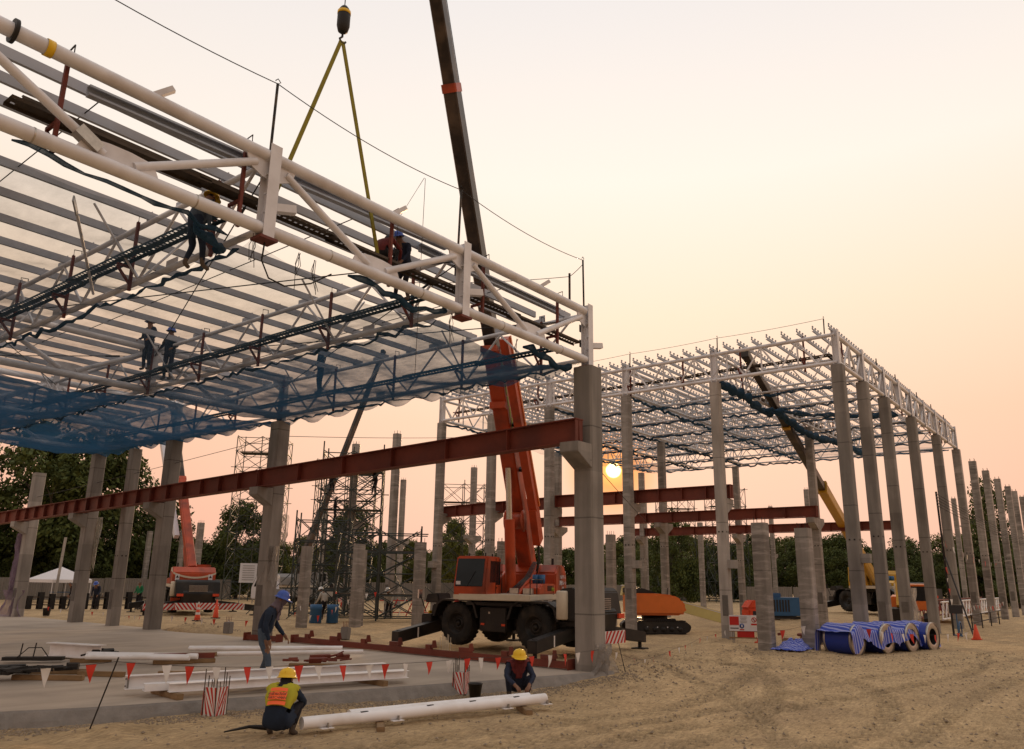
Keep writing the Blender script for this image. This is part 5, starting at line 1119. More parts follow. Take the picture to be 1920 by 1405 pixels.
# pipes and sections further in on the slab
def pipes(label, P, d_, m=WHITE2, name='white_pipe', cat='pipe', sec=None):
    for i, (a, b) in enumerate(P):
        t = thing(name, '%s, %s' % (ORD[i], label) if len(P) > 1 else label, cat, (*a, 0)); z = .12+d_/2
        (tube('pipe', t, (*a, z), (*b, z), d_, m, n=16) if not sec else bar('section', t, (*a, z), (*b, z), sec, d_, d_*1.2, m))
pipes('of the thin white pipes lying left on the slab', [((9.7, 20.7), (11.35, 18.55)), ((9.55, 20.3), (11.2, 18.3)), ((9.35, 20.0), (10.9, 18.15))], .11)
pipes('of the thin white pipes lying behind the standing man', [((12.45, 20.8), (15.5, 18.1)), ((12.25, 20.5), (15.3, 17.9)), ((12.0, 18.75), (15.1, 16.8))], .10)
pipes('dark red channel lying beside the thin left pipes', [((10.55, 19.15), (11.75, 18.45))], .10, RUST, 'red_channel', 'channel', 'C')
t = thing('beam_offcut', 'short white H-beam offcut left of the thin pipes', 'beam', (9.9, 22, 0)); bar('section', t, (9.55, 22.4, .20), (10.05, 20.75, .20), 'H', .30, .32, WHITE2)
for i, (x, y, ln, rz, l) in enumerate(((9.65, 20.35, .9, -.4, 'timber under the left ends of the thin pipes'), (10.85, 18.75, .9, -.35, 'timber under the right ends of the thin pipes'), (11.4, 18.6, .8, -.5, 'second timber by the right ends of the thin pipes'), (12.3, 20.0, .9, -.4, 'timber under the pipes behind the standing man'), (8.55, 17.5, 1.0, -1.0, 'loose timber beside the dark scrap pile'), (9.8, 16.35, 1.15, -.75, 'lone timber lying in the middle of the slab'), (12.75, 15.75, 1.3, -.85, 'timber under the rusty scrap right of the standing man'), (7.55, 17.6, 1.4, -.9, 'long timber in front of the dark scrap pile'), (8.2, 18.5, 1.3, -.85, 'timber behind the dark scrap pile'))): timber(x, y, .002, ln, rz, l, .13, .10)
def scrap(label, x, y, n, spread, m, seed, z0=.08, big=.35):
    t = thing('scrap_pile', label, 'scrap', (x, y, 0)); r = random.Random(seed)
    for i in range(n):
        p = Vector((x+r.gauss(0, spread), y+r.gauss(0, spread*.6), z0+r.uniform(.03, .13))); a = r.uniform(-1.2, -.2); L_ = r.uniform(.15, big)
        if i % 3 == 0: tube('offcut', t, p, p+Vector((math.cos(a)*L_, math.sin(a)*L_, r.uniform(-.02, .08))), r.uniform(.03, .07), m, n=8)
        else: box('offcut', t, p, (L_, r.uniform(.05, .14), r.uniform(.03, .12)), m, rz=a, rx=r.uniform(-.4, .4))
    return t
scrap('heap of rusty brackets on timber right of the standing man', 13.1, 16.1, 22, .30, RUST, 4)
scrap('dark scrap steel heaped at the left edge of the slab', 7.25, 18.1, 30, .38, DARK, 5, .1, .5)
scrap('dark clamps and bars between the offcut and the thin pipes', 10.1, 20.9, 14, .25, DARK, 6)
t = thing('bent_rods', 'dark plate with bent rods sticking up at left on the slab', 'rods', (8.6, 21.0, 0)); box('plate', t, (8.7, 21.2, .1), (1.3, .25, .08), DARK, rz=-.7)
for x in (8.4, 8.7): tube('rod', t, (x, 21.25, .1), (x+.03, 21.25, .45), .03, DARK, n=6)
path_tube('rod', t, [(8.35, 21.3, .12), (8.55, 21.2, .35), (8.8, 21.1, .35), (8.95, 21.0, .12)], .025, DARK)
# rusty rail with brackets along the slab edge
def rail(label, a, b, n):
    t = thing('rusty_rail', label, 'rail', (*a, 0)); A, B = Vector((*a, .10)), Vector((*b, .10)); d = (B-A).normalized(); rz = math.atan2(d.y, d.x)
    bar('section', t, A, B, 'C', .16, .15, RUST, roll=R(90)); box('end_plate', t, A, (.03, .3, .3), RUST, rz=rz); box('end_plate', t, B, (.03, .3, .3), RUST, rz=rz)
    for i in range(n):
        q = A.lerp(B, (i+.5)/n)+Vector((0, 0, .12))
        br = box('bracket', t, q, (.42 if i % 2 else .2, .1, .16), RUST, rz=rz)
        plate('ear', br, [(-.1, 0), (.1, 0), (.04, .2), (-.06, .2)], .03, RUST, Matrix.Translation(q+d*.2) @ Matrix.Rotation(rz+R(90), 4, 'Z'))
    return t
rail('long rusty rail with brackets along the slab edge before the crane', (17.05, 22.3), (16.75, 11.25), 8)
rail('short rusty rail at the foot of the second corbelled column', (16.55, 24.2), (16.75, 22.7), 1)
# rebar starter stubs wrapped in red and white boards
def striped_stub(label, x, y, z, s_=.27, h=.46):
    t = thing('rebar_stub', label, 'rebar stub', (x, y, z)); K = frame((x, y, z), R(20))
    for k in range(3):
        w = box('warning_board', t, ((-.5 if k == 0 else .5 if k == 1 else 0)*s_, (0 if k < 2 else -.5)*s_, h/2), (.012 if k < 2 else s_, s_ if k < 2 else .012, h), WHITEF, K)
    for (o, xd) in (((-.508*s_-.004, 0, h/2), (0, -1, 0)), ((0, -.508*s_-.004, h/2), (1, 0, 0))):
        chevrons('stripes', t, s_, h, 3, 35 if xd[0] else -35, REDS, K @ face_m(o, xd, (0, 0, 1)), False)
    for dx in (-.55, -.25, .1, .3, .55):
        for dy in (-.5, .4): tube('rebar', t, (dx*s_, dy*s_, -.05), (dx*s_+rng.uniform(-.02, .02), dy*s_, h+rng.uniform(.08, .32)), .016, PLANK, K, 6)
    return t
striped_stub('red and white striped rebar stub left of the watchman', 8.13, 12.63, -.2)
striped_stub('red and white striped rebar stub by the black bucket', 13.05, 11.5, -.2, .26, .42)
t = thing('rebar_cage', 'thin rebar starter bars standing in front of the crane wheels', 'rebar', (17.75, 16.3, 0))
for i in range(9): tube('bar', t, (17.6+.09*(i % 3), 16.1+.12*(i//3), -.1), (17.6+.09*(i % 3), 16.1+.12*(i//3), .45+.08*(i % 2)), .016, CREAM, n=6)
tag(lathe('bucket', None, [(.001, 0), (.105, 0), (.14, .26), (.15, .26), (.15, .275), (.13, .275), (.10, .02), (.001, .02)], BLACK, Matrix.Translation((12.75, 10.85, -.2)), 24), 'black plastic bucket beside the crouching man', 'bucket')
tag(lathe('bucket', None, [(.001, 0), (.16, 0), (.2, .36), (.21, .38), (.001, .38)], INK, Matrix.Translation((18.4, 44.2, 0)), 4), 'black square tub near the lilac-netted column', 'tub')
for i, (x, y, l) in enumerate(((17.9, 27.4, 'small grey stub with rebar behind the slab edge'), (19.1, 22.2, 'broken concrete stub tilted beside the rusty rail'))):
    t = thing('broken_stub', l, 'stub', (x, y, 0)); bbox_('block', t, (x, y, .2), (.3, .26, .42), GREY, None, .02, .4, R(12*i))
    for k in range(4): tube('rebar', t, (x-.1+.06*k, y, .3), (x-.12+.07*k, y, .6), .016, RUST, n=6)

# ================================================================ BUNTING
def flag_mesh(seed):
    r = random.Random(seed); v = []; f = []; n = 6; tw = r.uniform(-.6, .6); cu = r.uniform(-.3, .3)
    for j in range(n+1):
        t_ = j/n; w_ = .5*(1-t_)+.004; a = tw*t_
        for s_ in (-1, 0, 1): v.append((s_*w_*math.cos(a)+cu*t_*t_*.5, s_*w_*math.sin(a)+.18*math.sin(3*t_+seed)*t_, -t_))
    for j in range(n):
        for i in range(2): k = j*3+i; f.append((k, k+1, k+4, k+3))
    return mesh_py('flag', v, f, True)
FLAGS = [flag_mesh(i) for i in range(6)]
def bunting(label, pts, n, size=.27, start=0, sag=.06, every=1, wid=.55):
    t = thing('flag_bunting', label, 'bunting', pts[0], 0, 'strings of red and white flags'); L_ = []
    for i in range(len(pts)-1): L_ += sagline(pts[i], pts[i+1], sag, 10)[:-1]
    L_.append(Vector(pts[-1])); path_tube('string', t, L_, .007, WIRE, 4)
    ln = [0]
    for i in range(1, len(L_)): ln.append(ln[-1]+(L_[i]-L_[i-1]).length)
    for k in range(n):
        s_ = ln[-1]*(k+.5+rng.uniform(-.15, .15))/n; i = max(1, next(j for j in range(len(ln)) if ln[j] >= s_)); u_ = (s_-ln[i-1])/(ln[i]-ln[i-1]); p = L_[i-1].lerp(L_[i], u_); d = L_[i]-L_[i-1]
        sz = size*rng.uniform(.9, 1.08)
        obj('flag', FLAGS[rng.randrange(6)], RED if (k+start) % 2 == 0 else WHITEF, t, Matrix.Translation(p) @ Matrix.Rotation(math.atan2(d.y, d.x)+rng.uniform(-.3, .3), 4, 'Z') @ Matrix.Rotation(rng.uniform(-.15, .15), 4, 'X') @ Matrix.Diagonal((sz*wid, sz*wid, sz, 1)))
    return t
PT = (6.22, 12.33, .80)
bunting('near flag string from the leaning rod to the big column', [PT, (9.2, 11.95, .57), (13.2, 11.25, .50), (16.85, 10.52, .50)], 23, .27, 0, .05)
bunting('flag string running off the left edge from the leaning rod', [(3.6, 13.9, .78), (4.9, 13.2, .72), PT], 5, .27, 0, .03)
tag(tube('flag_rod', None, (6.05, 12.55, -.22), (6.24, 12.31, .86), .022, DARK), 'thin leaning black rod holding the flag string at left', 'rod')
tag(tube('flag_rod', None, (17.75, 10.35, -.05), (17.62, 10.45, .62), .02, DARK), 'thin rod beside the foot of the big column', 'rod')
bunting('flag string trailing over the dirt right of the big column', [(17.3, 10.5, .5), (19.2, 10.7, .12), (22.6, 11.5, .16), (26.0, 12.2, .3), (28.9, 12.5, .45)], 13, .2, 1, .05)
bunting('flag string in front of the blue coils', [(26.2, 9.85, .6), (27.2, 8.9, .85), (27.4, 7.0, .75), (29.5, 6.6, .55), (32.5, 5.6, .5), (33.5, 5.3, .6)], 14, .3, 0, .05)
bunting('flag string behind the slab, left of the middle columns', [(18.3, 33.6, .5), (19.5, 30.0, .35), (21.0, 28.0, .4), (22.6, 29.2, 1.0)], 12, .24, 0, .06)
bunting('flag string across the middle scaffolds', [(22.8, 29.2, .5), (24.0, 29.4, .45), (25.6, 30.2, .95), (26.9, 30.6, 1.3), (28.0, 30.0, 1.5)], 10, .27, 1, .04)
bunting('small flag string at far left by the netted column', [(18.0, 43.6, .5), (19.2, 40.0, .3), (18.6, 36.0, .3), (18.2, 33.8, .5)], 14, .2, 0, .06)
bunting('flags hung down the thin pole at right', [(41.7, 7.3, 4.4), (41.3, 7.25, 2.6), (41.5, 7.2, .9)], 8, .34, 1, 0)
bunting('flag string between the right-row columns', [(41.5, 7.3, 4.2), (50, 7.6, 3.7), (62, 7.8, 3.6)], 9, .34, 0, .05)
bunting('flag string in front of the stored trusses', [(47, 7.7, .9), (52, 7.9, 1.15), (58, 7.9, .95), (64, 8.0, 1.2)], 22, .28, 0, .06)

# ================================================================ COILS, TARPS, SIGN, POLE
CA = R(-103); ca = Vector((math.cos(CA), math.sin(CA), 0)); row = Vector((math.cos(R(-14)), math.sin(R(-14)), 0))
cl = [Vector((27.35, 7.95, 0)), Vector((28.9, 7.45, 0)), Vector((30.3, 7.0, 0)), Vector((31.5, 6.6, 0))]; CR = .46
for i, p in enumerate(cl):
    t = thing('steel_coil', '%s blue painted steel coil from the left under the striped tarps' % ORD[i], 'coil', p, 0, 'blue steel coils'); M = Matrix.Translation(p+Vector((0, 0, CR-.06))) @ ca.to_track_quat('Z', 'Y').to_matrix().to_4x4()
    lathe('roll', t, [(.27, -.44), (CR, -.44), (CR, .44), (.27, .44), (.27, -.44)], COILB, M, 36, False)
    lathe('band', t, [(CR+.002, -.47), (CR+.012, -.47), (CR+.012, -.40), (CR+.002, -.40)], GALV, M, 36); lathe('band', t, [(CR+.002, .40), (CR+.012, .40), (CR+.012, .47), (CR+.002, .47)], GALV, M, 36)
    lathe('end_face', t, [(.27, .442), (.30, .455), (.34, .447), (.38, .458), (.42, .448), (.46, .46), (CR, .45)], GALV, M, 36); lathe('end_face', t, [(.27, -.442), (.34, -.455), (.42, -.447), (CR, -.45)], GALV, M, 36)
    lathe('core', t, [(.262, -.44), (.262, .44)], DARK, M, 24); box('chock', t, p+row*.40+Vector((0, 0, .04)), (.14, .7, .12), TIMBER, rz=CA+R(90))
def stripe_mat(name, c1, c2, k):
    m = mat(name, c1, .55, var=.1); t_ = m.node_tree; n = t_.nodes; l = t_.links; b = n['Principled BSDF']
    uv = n.new('ShaderNodeUVMap'); sp = n.new('ShaderNodeSeparateXYZ'); l.new(uv.outputs[0], sp.inputs[0])
    mu = n.new('ShaderNodeMath'); mu.operation = 'MULTIPLY'; mu.inputs[1].default_value = k; l.new(sp.outputs[0], mu.inputs[0])
    fr_ = n.new('ShaderNodeMath'); fr_.operation = 'FRACT'; l.new(mu.outputs[0], fr_.inputs[0])
    gt = n.new('ShaderNodeMath'); gt.operation = 'GREATER_THAN'; gt.inputs[1].default_value = .62; l.new(fr_.outputs[0], gt.inputs[0])
    mx = n.new('ShaderNodeMix'); mx.data_type = 'RGBA'; l.new(gt.outputs[0], mx.inputs[0]); l.new(b.inputs['Base Color'].links[0].from_socket, mx.inputs[6]); mx.inputs[7].default_value = (*c2, 1); l.new(mx.outputs[2], b.inputs['Base Color'])
    return m
TARP = stripe_mat('striped_tarp', (.03, .065, .42), (.30, .32, .58), 9)
def tarp(name, label, u0, u1, seed, front, zt=1.0):
    r = random.Random(seed); nu, nv = 60, 30; v = []; f = []; uvs = []
    o = cl[0]
    for i in range(nu+1):
        s_ = u0+(u1-u0)*i/nu
        c_ = o+row*s_; near = min(abs((c_-p).dot(row)) for p in cl); top = CR-.06+math.sqrt(max(0, CR*CR-min(near, CR*.86)**2))
        for j in range(nv+1):
            q = (j/nv-.5)*2; w_ = .52+.22*math.sin(s_*2.1+seed)*.4
            if abs(q) <= .62: off = q/.62*w_; z = top+.025
            else:
                e = (abs(q)-.62)/.38; off = math.copysign(w_+.10*e+.05*math.sin(s_*9+seed)*e, q); z = top-e*(front if q > 0 else .5)*(1+.35*math.sin(s_*3.3+seed))
            z += .035*mnoise.noise(Vector((s_*2.3, q*2.5, seed)))+.02*mnoise.noise(Vector((s_*7, q*6, seed)))
            P = c_+ca*off; v.append((P.x, P.y, max(z, .03))); uvs.append((s_+q*.10, q))
    for i in range(nu):
        for j in range(nv): k = i*(nv+1)+j; f.append((k, k+1, k+nv+2, k+nv+1))
    me = mesh_py(name, v, f, True); ul = me.uv_layers.new(name='UVMap')
    for lp in me.loops: ul.data[lp.index].uv = uvs[lp.vertex_index]
    return tag(obj(name, me, TARP), label, 'tarp', 'striped tarps')
tarp('striped_tarp', 'blue and white striped tarp over the two left coils', -.62, 2.25, 3, .46)
tarp('striped_tarp', 'blue and white striped tarp over the two right coils', 2.2, 4.75, 8, .42)
tarp('striped_tarp', 'end of striped tarp hanging to the ground right of the coils', 4.7, 5.35, 12, .85)
def crumple(label, x, y, rx_, ry_, h, seed):
    v = []; f = []; uvs = []; n = 30
    for i in range(n+1):
        for j in range(n+1):
            a, b = i/n*2-1, j/n*2-1; rr = math.hypot(a, b); z = h*max(0, 1-rr**2)*(.6+.8*abs(mnoise.noise(Vector((a*2.6, b*2.6, seed)))))+.10*abs(mnoise.noise(Vector((a*6, b*6, seed))))
            v.append((x+a*rx_*(1+.3*mnoise.noise(Vector((b*2, seed, 0)))), y+b*ry_*(1+.3*mnoise.noise(Vector((a*2, seed, 3)))), gz(x, y)+z+.01)); uvs.append((a+.4*z, b))
    for i in range(n):
        for j in range(n): k = i*(n+1)+j; f.append((k, k+n+1, k+n+2, k+1))
    me = mesh_py('striped_tarp', v, f, True); ul = me.uv_layers.new(name='UVMap')
    for lp in me.loops: ul.data[lp.index].uv = uvs[lp.vertex_index]
    return tag(obj('striped_tarp', me, TARP), label, 'tarp', 'striped tarps')
crumple('crumpled striped tarp heaped between the two short stubs', 26.75, 9.35, .8, .5, .34, 4)
t = thing('spoil_heap', 'rusty scrap and pipe heaped behind the stub left of the coils', 'scrap', (28.6, 9.6, 0))
for i in range(16): p = Vector((28.4+rng.gauss(0, .4), 9.5+rng.gauss(0, .3), rng.uniform(.1, .5))); box('offcut', t, p, (rng.uniform(.2, .6), .1, .08), TIMBER if i % 2 else RUST, rz=rng.uniform(0, 3), rx=rng.uniform(-.6, .6))
tube('pipe', t, (28.0, 9.2, .25), (29.6, 8.8, .25), .28, GALV, n=16)
# safety sign on a low rail
t = thing('safety_sign', 'white safety board with red panel and prohibition mark beside the stub', 'sign', (29.3, 12.1, 0)); K = frame((29.35, 12.05, 0), R(-55))
bd = box('board', t, (0, 0, .66), (1.08, .03, .56), SIGNW, K)
box('red_panel', bd, (-.36, -.02, .74), (.34, .012, .30), REDS, K); box('caption', bd, (-.36, -.02, .48), (.30, .01, .03), INK, K)
FS = K @ face_m((.36, -.024, .76), (1, 0, 0), (0, 0, 1))
box('notice', bd, (.36, -.019, .72), (.27, .008, .40), WHITEF, K)
lathe('ring', bd, [(.068, 0), (.092, 0), (.092, .006), (.068, .006)], REDS, FS @ Matrix.Translation((0, .02, 0)), 24); box('slash', bd, (.36, -.030, .78), (.16, .006, .02), REDS, K, ry=R(45)); box('figure', bd, (.36, -.027, .78), (.03, .006, .11), INK, K, ry=R(-25)); box('caption', bd, (.36, -.026, .62), (.23, .006, .06), REDS, K)
lathe('round_mark', bd, [(.001, 0), (.085, 0), (.085, .006), (.001, .006)], BLUEINK, K @ face_m((-.09, -.02, .56), (1, 0, 0), (0, 0, 1)), 24); box('figure', bd, (-.09, -.03, .56), (.05, .006, .09), SIGNW, K); box('caption', bd, (-.09, -.022, .43), (.16, .006, .035), REDS, K)
for i in range(5): box('text_line', bd, (-.02, -.0195, .88-.05*i), (.26-.03*(i % 3), .006, .014), GREY, K)
box('lower_board', t, (.05, .03, .27), (.62, .02, .22), REDS, K); box('rail', t, (.1, .05, .38), (1.3, .05, .05), TIMBER, K); box('rail', t, (.1, .05, .14), (1.3, .05, .05), TIMBER, K)
for x in (-.42, -.36, .62, .70): tube('leg', t, (x, .05, -.05), (x, .05, .5), .03, GREY, K)
def cone(label, x, y, h=.7, base=True, stripes=2):
    t = thing('traffic_cone', label, 'traffic cone', (x, y, gz(x, y)), 0, 'traffic cones'); M = wm(t)
    bbox_('base', t, (0, 0, .025), (.36, .36, .05), BLACK if base else CONE, M, .01); lathe('cone', t, [(.15, .05), (.03, h), (.001, h)], CONE, M, 20)
    for k in range(stripes): z0 = h*(.35+.28*k); z1 = z0+h*.13; rr = lambda z: .15-.12*(z-.05)/(h-.05)+.003; lathe('band', t, [(rr(z0), z0), (rr(z1), z1)], WHITEF, M, 20)
    return t
cone('striped traffic cone in front of the left orange crane', 22.1, 36.5, .85, True, 3); cone('plain red traffic cone right of the left orange crane', 24.4, 38.6, .95, True, 0)
cone('faded traffic cone at the foot of the slanting pole', 38.2, 5.9, .6, False, 0); cone('striped traffic cone left of the covered coils', 31.8, 9.75, .7, True, 2); cone('small orange cone at the right end of the safety sign', 29.6, 11.55, .5, False, 1)
t = thing('wire_pole', 'thin dark pole carrying wires in front of the right row', 'pole', (41.4, 7.3, 0)); tube('pole', t, (41.55, 7.3, -.1), (41.35, 7.3, 6.35), .09, DARK); tube('stay', t, (38.1, 5.95, 0), (41.4, 7.25, 3.35), .07, DARK)
for k in range(5): tube('insulator', t, (41.3, 7.3, 6.25-.14*k), (41.5, 7.3, 6.25-.14*k), .06, GREY, n=8); path_tube('wire', t, sagline((41.4, 7.3, 6.25-.14*k), (95, 5.6, 5.4-.1*k), .5), .022, WIRE, 5)
path_tube('looped_cable', t, [(41.35, 7.3, 6.1), (40.9, 7.2, 5.6), (40.85, 7.2, 4.8), (41.3, 7.25, 4.0), (41.4, 7.25, 3.4)], .03, WIRE)
t = thing('flood_light', 'square black site lamp on a stand beside the slanting pole', 'site lamp', (40.3, 6.9, 0)); box('head', t, (40.3, 6.9, 1.12), (.5, .2, .36), INK, rz=R(-50)); tube('stand', t, (40.3, 6.9, 0), (40.3, 6.9, .95), .05, BLUEBOX); tube('foot', t, (40.0, 6.7, .03), (40.6, 7.1, .03), .05, BLUEBOX); lathe('wheel', t, [(.26, -.02), (.31, -.02), (.31, .02), (.26, .02)], BLUEBOX, Matrix.Translation((40.3, 6.8, .32)) @ Matrix.Rotation(R(90), 4, 'X') , 20)
t = thing('low_barrier', 'low dark pipe barrier in front of the far right columns', 'barrier', (50, 7.2, 0))
for x in (46.5, 49.5, 52.5, 55.5): tube('post', t, (x, 7.3, 0), (x, 7.3, .75), .06, DARK)
for z in (.35, .72): tube('rail', t, (46.3, 7.3, z), (58, 7.5, z), .06, DARK)
t = thing('canopy_tent', 'white pyramid-roofed canopy tent at far left', 'tent', (28.3, 66.5, 0), R(10)); K = wm(t)
v = [(-1.6, -1.6, 1.65), (1.6, -1.6, 1.65), (1.6, 1.6, 1.65), (-1.6, 1.6, 1.65), (0, 0, 2.6), (-1.6, -1.6, 1.42), (1.6, -1.6, 1.42), (1.6, 1.6, 1.42), (-1.6, 1.6, 1.42)]
obj('canopy', mesh_py('canopy', v, [(0, 1, 4), (1, 2, 4), (2, 3, 4), (3, 0, 4), (5, 6, 1, 0), (6, 7, 2, 1), (7, 8, 3, 2), (8, 5, 0, 3)]), TENTM, t, K)
for sx in (-1.55, 1.55):
    for sy in (-1.55, 1.55): tube('leg', t, (sx, sy, 0), (sx, sy, 1.6), .06, TENTM, K)
box('table', t, (.2, 0, .7), (1.4, .7, .05), BLUEBOX, K)
tag(tube('concrete_post', None, (27.2, 64.4, 0), (27.35, 64.4, 4.75), .2, CONC2), 'bare concrete post standing beside the canopy tent', 'post')
t = thing('spacer_rack', 'row of dark steel spacers stacked by the canopy tent', 'rack', (24.5, 52, 0))
for i in range(16): bar('spacer', t, (20.4+.52*i, 53.2-.30*i, 0), (20.4+.52*i, 53.2-.30*i, rng.uniform(.75, 1.05)), 'H', .28, .3, DARK)
for z in (.25, .7): bar('tie', t, (20.2, 53.3, z), (28.4, 48.6, z), 'box', .06, .06, PLANK)
t = thing('notice_board', 'white notice board behind the second corbelled column', 'board', (38.2, 56.5, 0)); box('panel', t, (38.2, 56.5, 2.35), (1.3, .05, 1.5), SIGNW, rz=R(-35))
for i in range(7): box('text_line', t, (38.2-.015, 56.5-.045, 2.9-.18*i), (.9, .01, .04), GREY, rz=R(-35))
for s_ in (-.5, .5): tube('leg', t, (38.2+s_*.8, 56.5-s_*.6, 0), (38.2+s_*.8, 56.5-s_*.6, 1.7), .07, GREY)
for i, (x, y, l) in enumerate(((25.6, 32.0, 'left blue drum under the scaffold'), (26.3, 31.6, 'right blue drum under the scaffold'))): tag(lathe('blue_drum', None, [(.001, 0), (.27, 0), (.29, .02), (.27, .3), (.29, .32), (.27, .6), (.29, .62), (.29, .85), (.001, .85)], BLUEBOX, Matrix.Translation((x, y, -.05)), 20), l, 'drum', 'blue drums')
t = thing('red_barrier', 'red and white lattice barrier far behind the crane front', 'barrier', (34, 34.5, 0))
for i in range(9): bar('slat', t, (32.6+.35*i, 34.9-.30*i, 0), (32.9+.35*i, 34.6-.30*i, .95), 'box', .05, .06, REDS if i % 2 else WHITEF); 
for z in (.2, .85): bar('rail', t, (32.5, 35, z), (36, 32, z), 'box', .05, .05, REDS)

# ================================================================ PEOPLE
POSES = {
 'stoop': dict(pel=(0, 0, .88), spi=(.05, 0, 1.06), che=(.12, 0, 1.25), nec=(.20, 0, 1.40), hea=(.28, 0, 1.49), top=(.31, 0, 1.58),
   sho=(.11, .18, 1.32), elb=(.18, .25, 1.06), wri=(.36, .22, .86), hip=(.0, .09, .84), kne=(.10, .11, .47), ank=(-.04, .11, .09), toe=(.10, .13, .04),
   r=dict(sho=(.10, -.18, 1.31), elb=(.06, -.27, 1.04), wri=(.14, -.22, .80), hip=(0, -.09, .84), kne=(.14, -.10, .47), ank=(.18, -.10, .09), toe=(.33, -.12, .04))),
 'stand': dict(pel=(0, 0, .92), spi=(0, 0, 1.10), che=(.01, 0, 1.30), nec=(.02, 0, 1.45), hea=(.05, 0, 1.55), top=(.05, 0, 1.65),
   sho=(.0, .18, 1.37), elb=(.03, .25, 1.10), wri=(.22, .20, .98), hip=(0, .09, .88), kne=(.03, .10, .49), ank=(-.02, .10, .09), toe=(.13, .12, .04)),
 'squat': dict(pel=(-.17, 0, .24), spi=(-.10, 0, .40), che=(.02, 0, .58), nec=(.10, 0, .70), hea=(.16, 0, .765), top=(.175, 0, .865),
   sho=(.04, .18, .64), elb=(.26, .26, .46), wri=(.46, .14, .34), hip=(-.15, .10, .22), kne=(.22, .22, .46), ank=(.05, .16, .08), toe=(.21, .19, .03)),
}
def person(label, pos, rz, pose, top_m, leg_m, hat=None, vest=None, s=1.0, boots=BOOT, hands=False, scarf=None, sleeves=None, look=None, long_hem=False):
    P = dict(POSES[pose]); rs = P.pop('r', {})
    t = thing('person', label, 'person', pos, rz); K = frame(pos, rz) @ Matrix.Diagonal((s, s, s, 1))
    V_ = []; E_ = []; RR = []; REG = []
    def add(p, r_, par, reg):
        V_.append(Vector(p)); RR.append(r_); REG.append(reg)
        if par is not None: E_.append((par, len(V_)-1))
        return len(V_)-1
    kb = 1.28 if pose == 'squat' else 1.08; pel = add(P['pel'], (.135*kb, .155*kb), None, 'torso'); spi = add(P['spi'], (.125*kb, .15*kb), pel, 'torso'); che = add(P['che'], (.12*kb, .155*kb), spi, 'torso')
    nec = add(P['nec'], (.055, .058), che, 'neck'); hea = add(P['hea'], (.088, .08), nec, 'head'); top_ = add(P['top'], (.075, .07), hea, 'head')
    fwd = Vector((1, 0, -.25 if pose == 'stand' else -.6)).normalized() if look is None else Vector(look)
    add(Vector(P['hea'])+fwd*.095+Vector((0, 0, -.005)), (.018, .015), hea, 'head')
    for sd in (1, -1):
        g_ = lambda k: Vector(rs[k]) if (sd < 0 and k in rs) else Vector((P[k][0], sd*P[k][1], P[k][2]))
        sh = add(g_('sho'), (.075, .075), che, 'torso'); eb = add(g_('elb'), (.052, .05), sh, 'arm'); wr = add(g_('wri'), (.034, .032), eb, 'arm')
        d = (g_('wri')-g_('elb')).normalized(); pm = add(g_('wri')+d*.07, (.036, .022), wr, 'hand')
        if hands:
            side = Vector((0, 1, 0)).cross(d).normalized() if abs(d.y) < .9 else Vector((1, 0, 0)); acr = d.cross(side).normalized()
            for k, (o_, l_) in enumerate(((-.030, .065), (-.010, .078), (.010, .074), (.030, .058))):
                b_ = add(g_('wri')+d*.115+acr*o_, (.011, .010), pm, 'hand'); m_ = add(V_[b_]+(d+side*.35).normalized()*l_*.55, (.010, .009), b_, 'hand'); add(V_[m_]+(d*.6+side*.8).normalized()*l_*.5, (.008, .008), m_, 'hand')
            b_ = add(g_('wri')+d*.05+acr*.045+side*.02, (.012, .011), pm, 'hand'); add(V_[b_]+(d+acr*.5+side*.5).normalized()*.05, (.010, .009), b_, 'hand')
        else: add(g_('wri')+d*.13+Vector((.01, 0, -.02)), (.028, .018), pm, 'hand')
        hp = add(g_('hip'), (.095, .095), pel, 'leg'); kn = add(g_('kne'), (.066, .066), hp, 'leg'); an = add(g_('ank'), (.045, .045), kn, 'foot'); add(g_('toe'), (.045, .035), an, 'foot'); 
    me = bpy.data.meshes.new('body'); me.from_pydata([tuple(v) for v in V_], E_, []); o = bpy.data.objects.new('tmp', me); C.objects.link(o)
    o.modifiers.new('Skin', 'SKIN').use_smooth_shade = True
    for i, sv in enumerate(me.skin_vertices[0].data): sv.radius = RR[i]; sv.use_root = (i == 0)
    ss = o.modifiers.new('Sub', 'SUBSURF'); ss.levels = 2 if hands else 1; ss.render_levels = ss.levels
    dg = bpy.context.evaluated_depsgraph_get(); bm_ = bpy.data.meshes.new_from_object(o.evaluated_get(dg)); bpy.data.objects.remove(o)
    mats = [top_m, leg_m, SKIN, boots]; bm_.materials.clear()
    for m_ in mats: bm_.materials.append(m_)
    segs = [(V_[a], V_[b], REG[b]) for a, b in E_]; wv = [v.co.copy() for v in bm_.vertices]
    def region(p):
        best = None
        for a, b, rg_ in segs:
            ab = b-a; tt = max(0, min(1, (p-a).dot(ab)/max(ab.length_squared, 1e-9))); dd = (a+ab*tt-p).length
            if best is None or dd < best[0]: best = (dd, rg_, tt)
        return best
    idx = {'torso': 0, 'arm': 0, 'neck': 2, 'head': 2, 'hand': 2, 'leg': 1, 'foot': 3}; regs = []
    for pl in bm_.polygons:
        rg_ = region(pl.center); regs.append((rg_[1], pl.center.copy())); pl.material_index = idx[rg_[1]]; pl.use_smooth = True
        if rg_[1] == 'foot' and pl.center.z > P['ank'][2]+.10: pl.material_index = 1
    for pl_v in bm_.vertices:                                    # creased cloth
        rg_ = region(pl_v.co)
        if rg_[1] in ('torso', 'arm', 'leg'):
            q = pl_v.co; pl_v.co = q+pl_v.normal*(.014*mnoise.noise(q*9)+.010*mnoise.noise(Vector((q.x*16, q.y*16, q.z*30))))
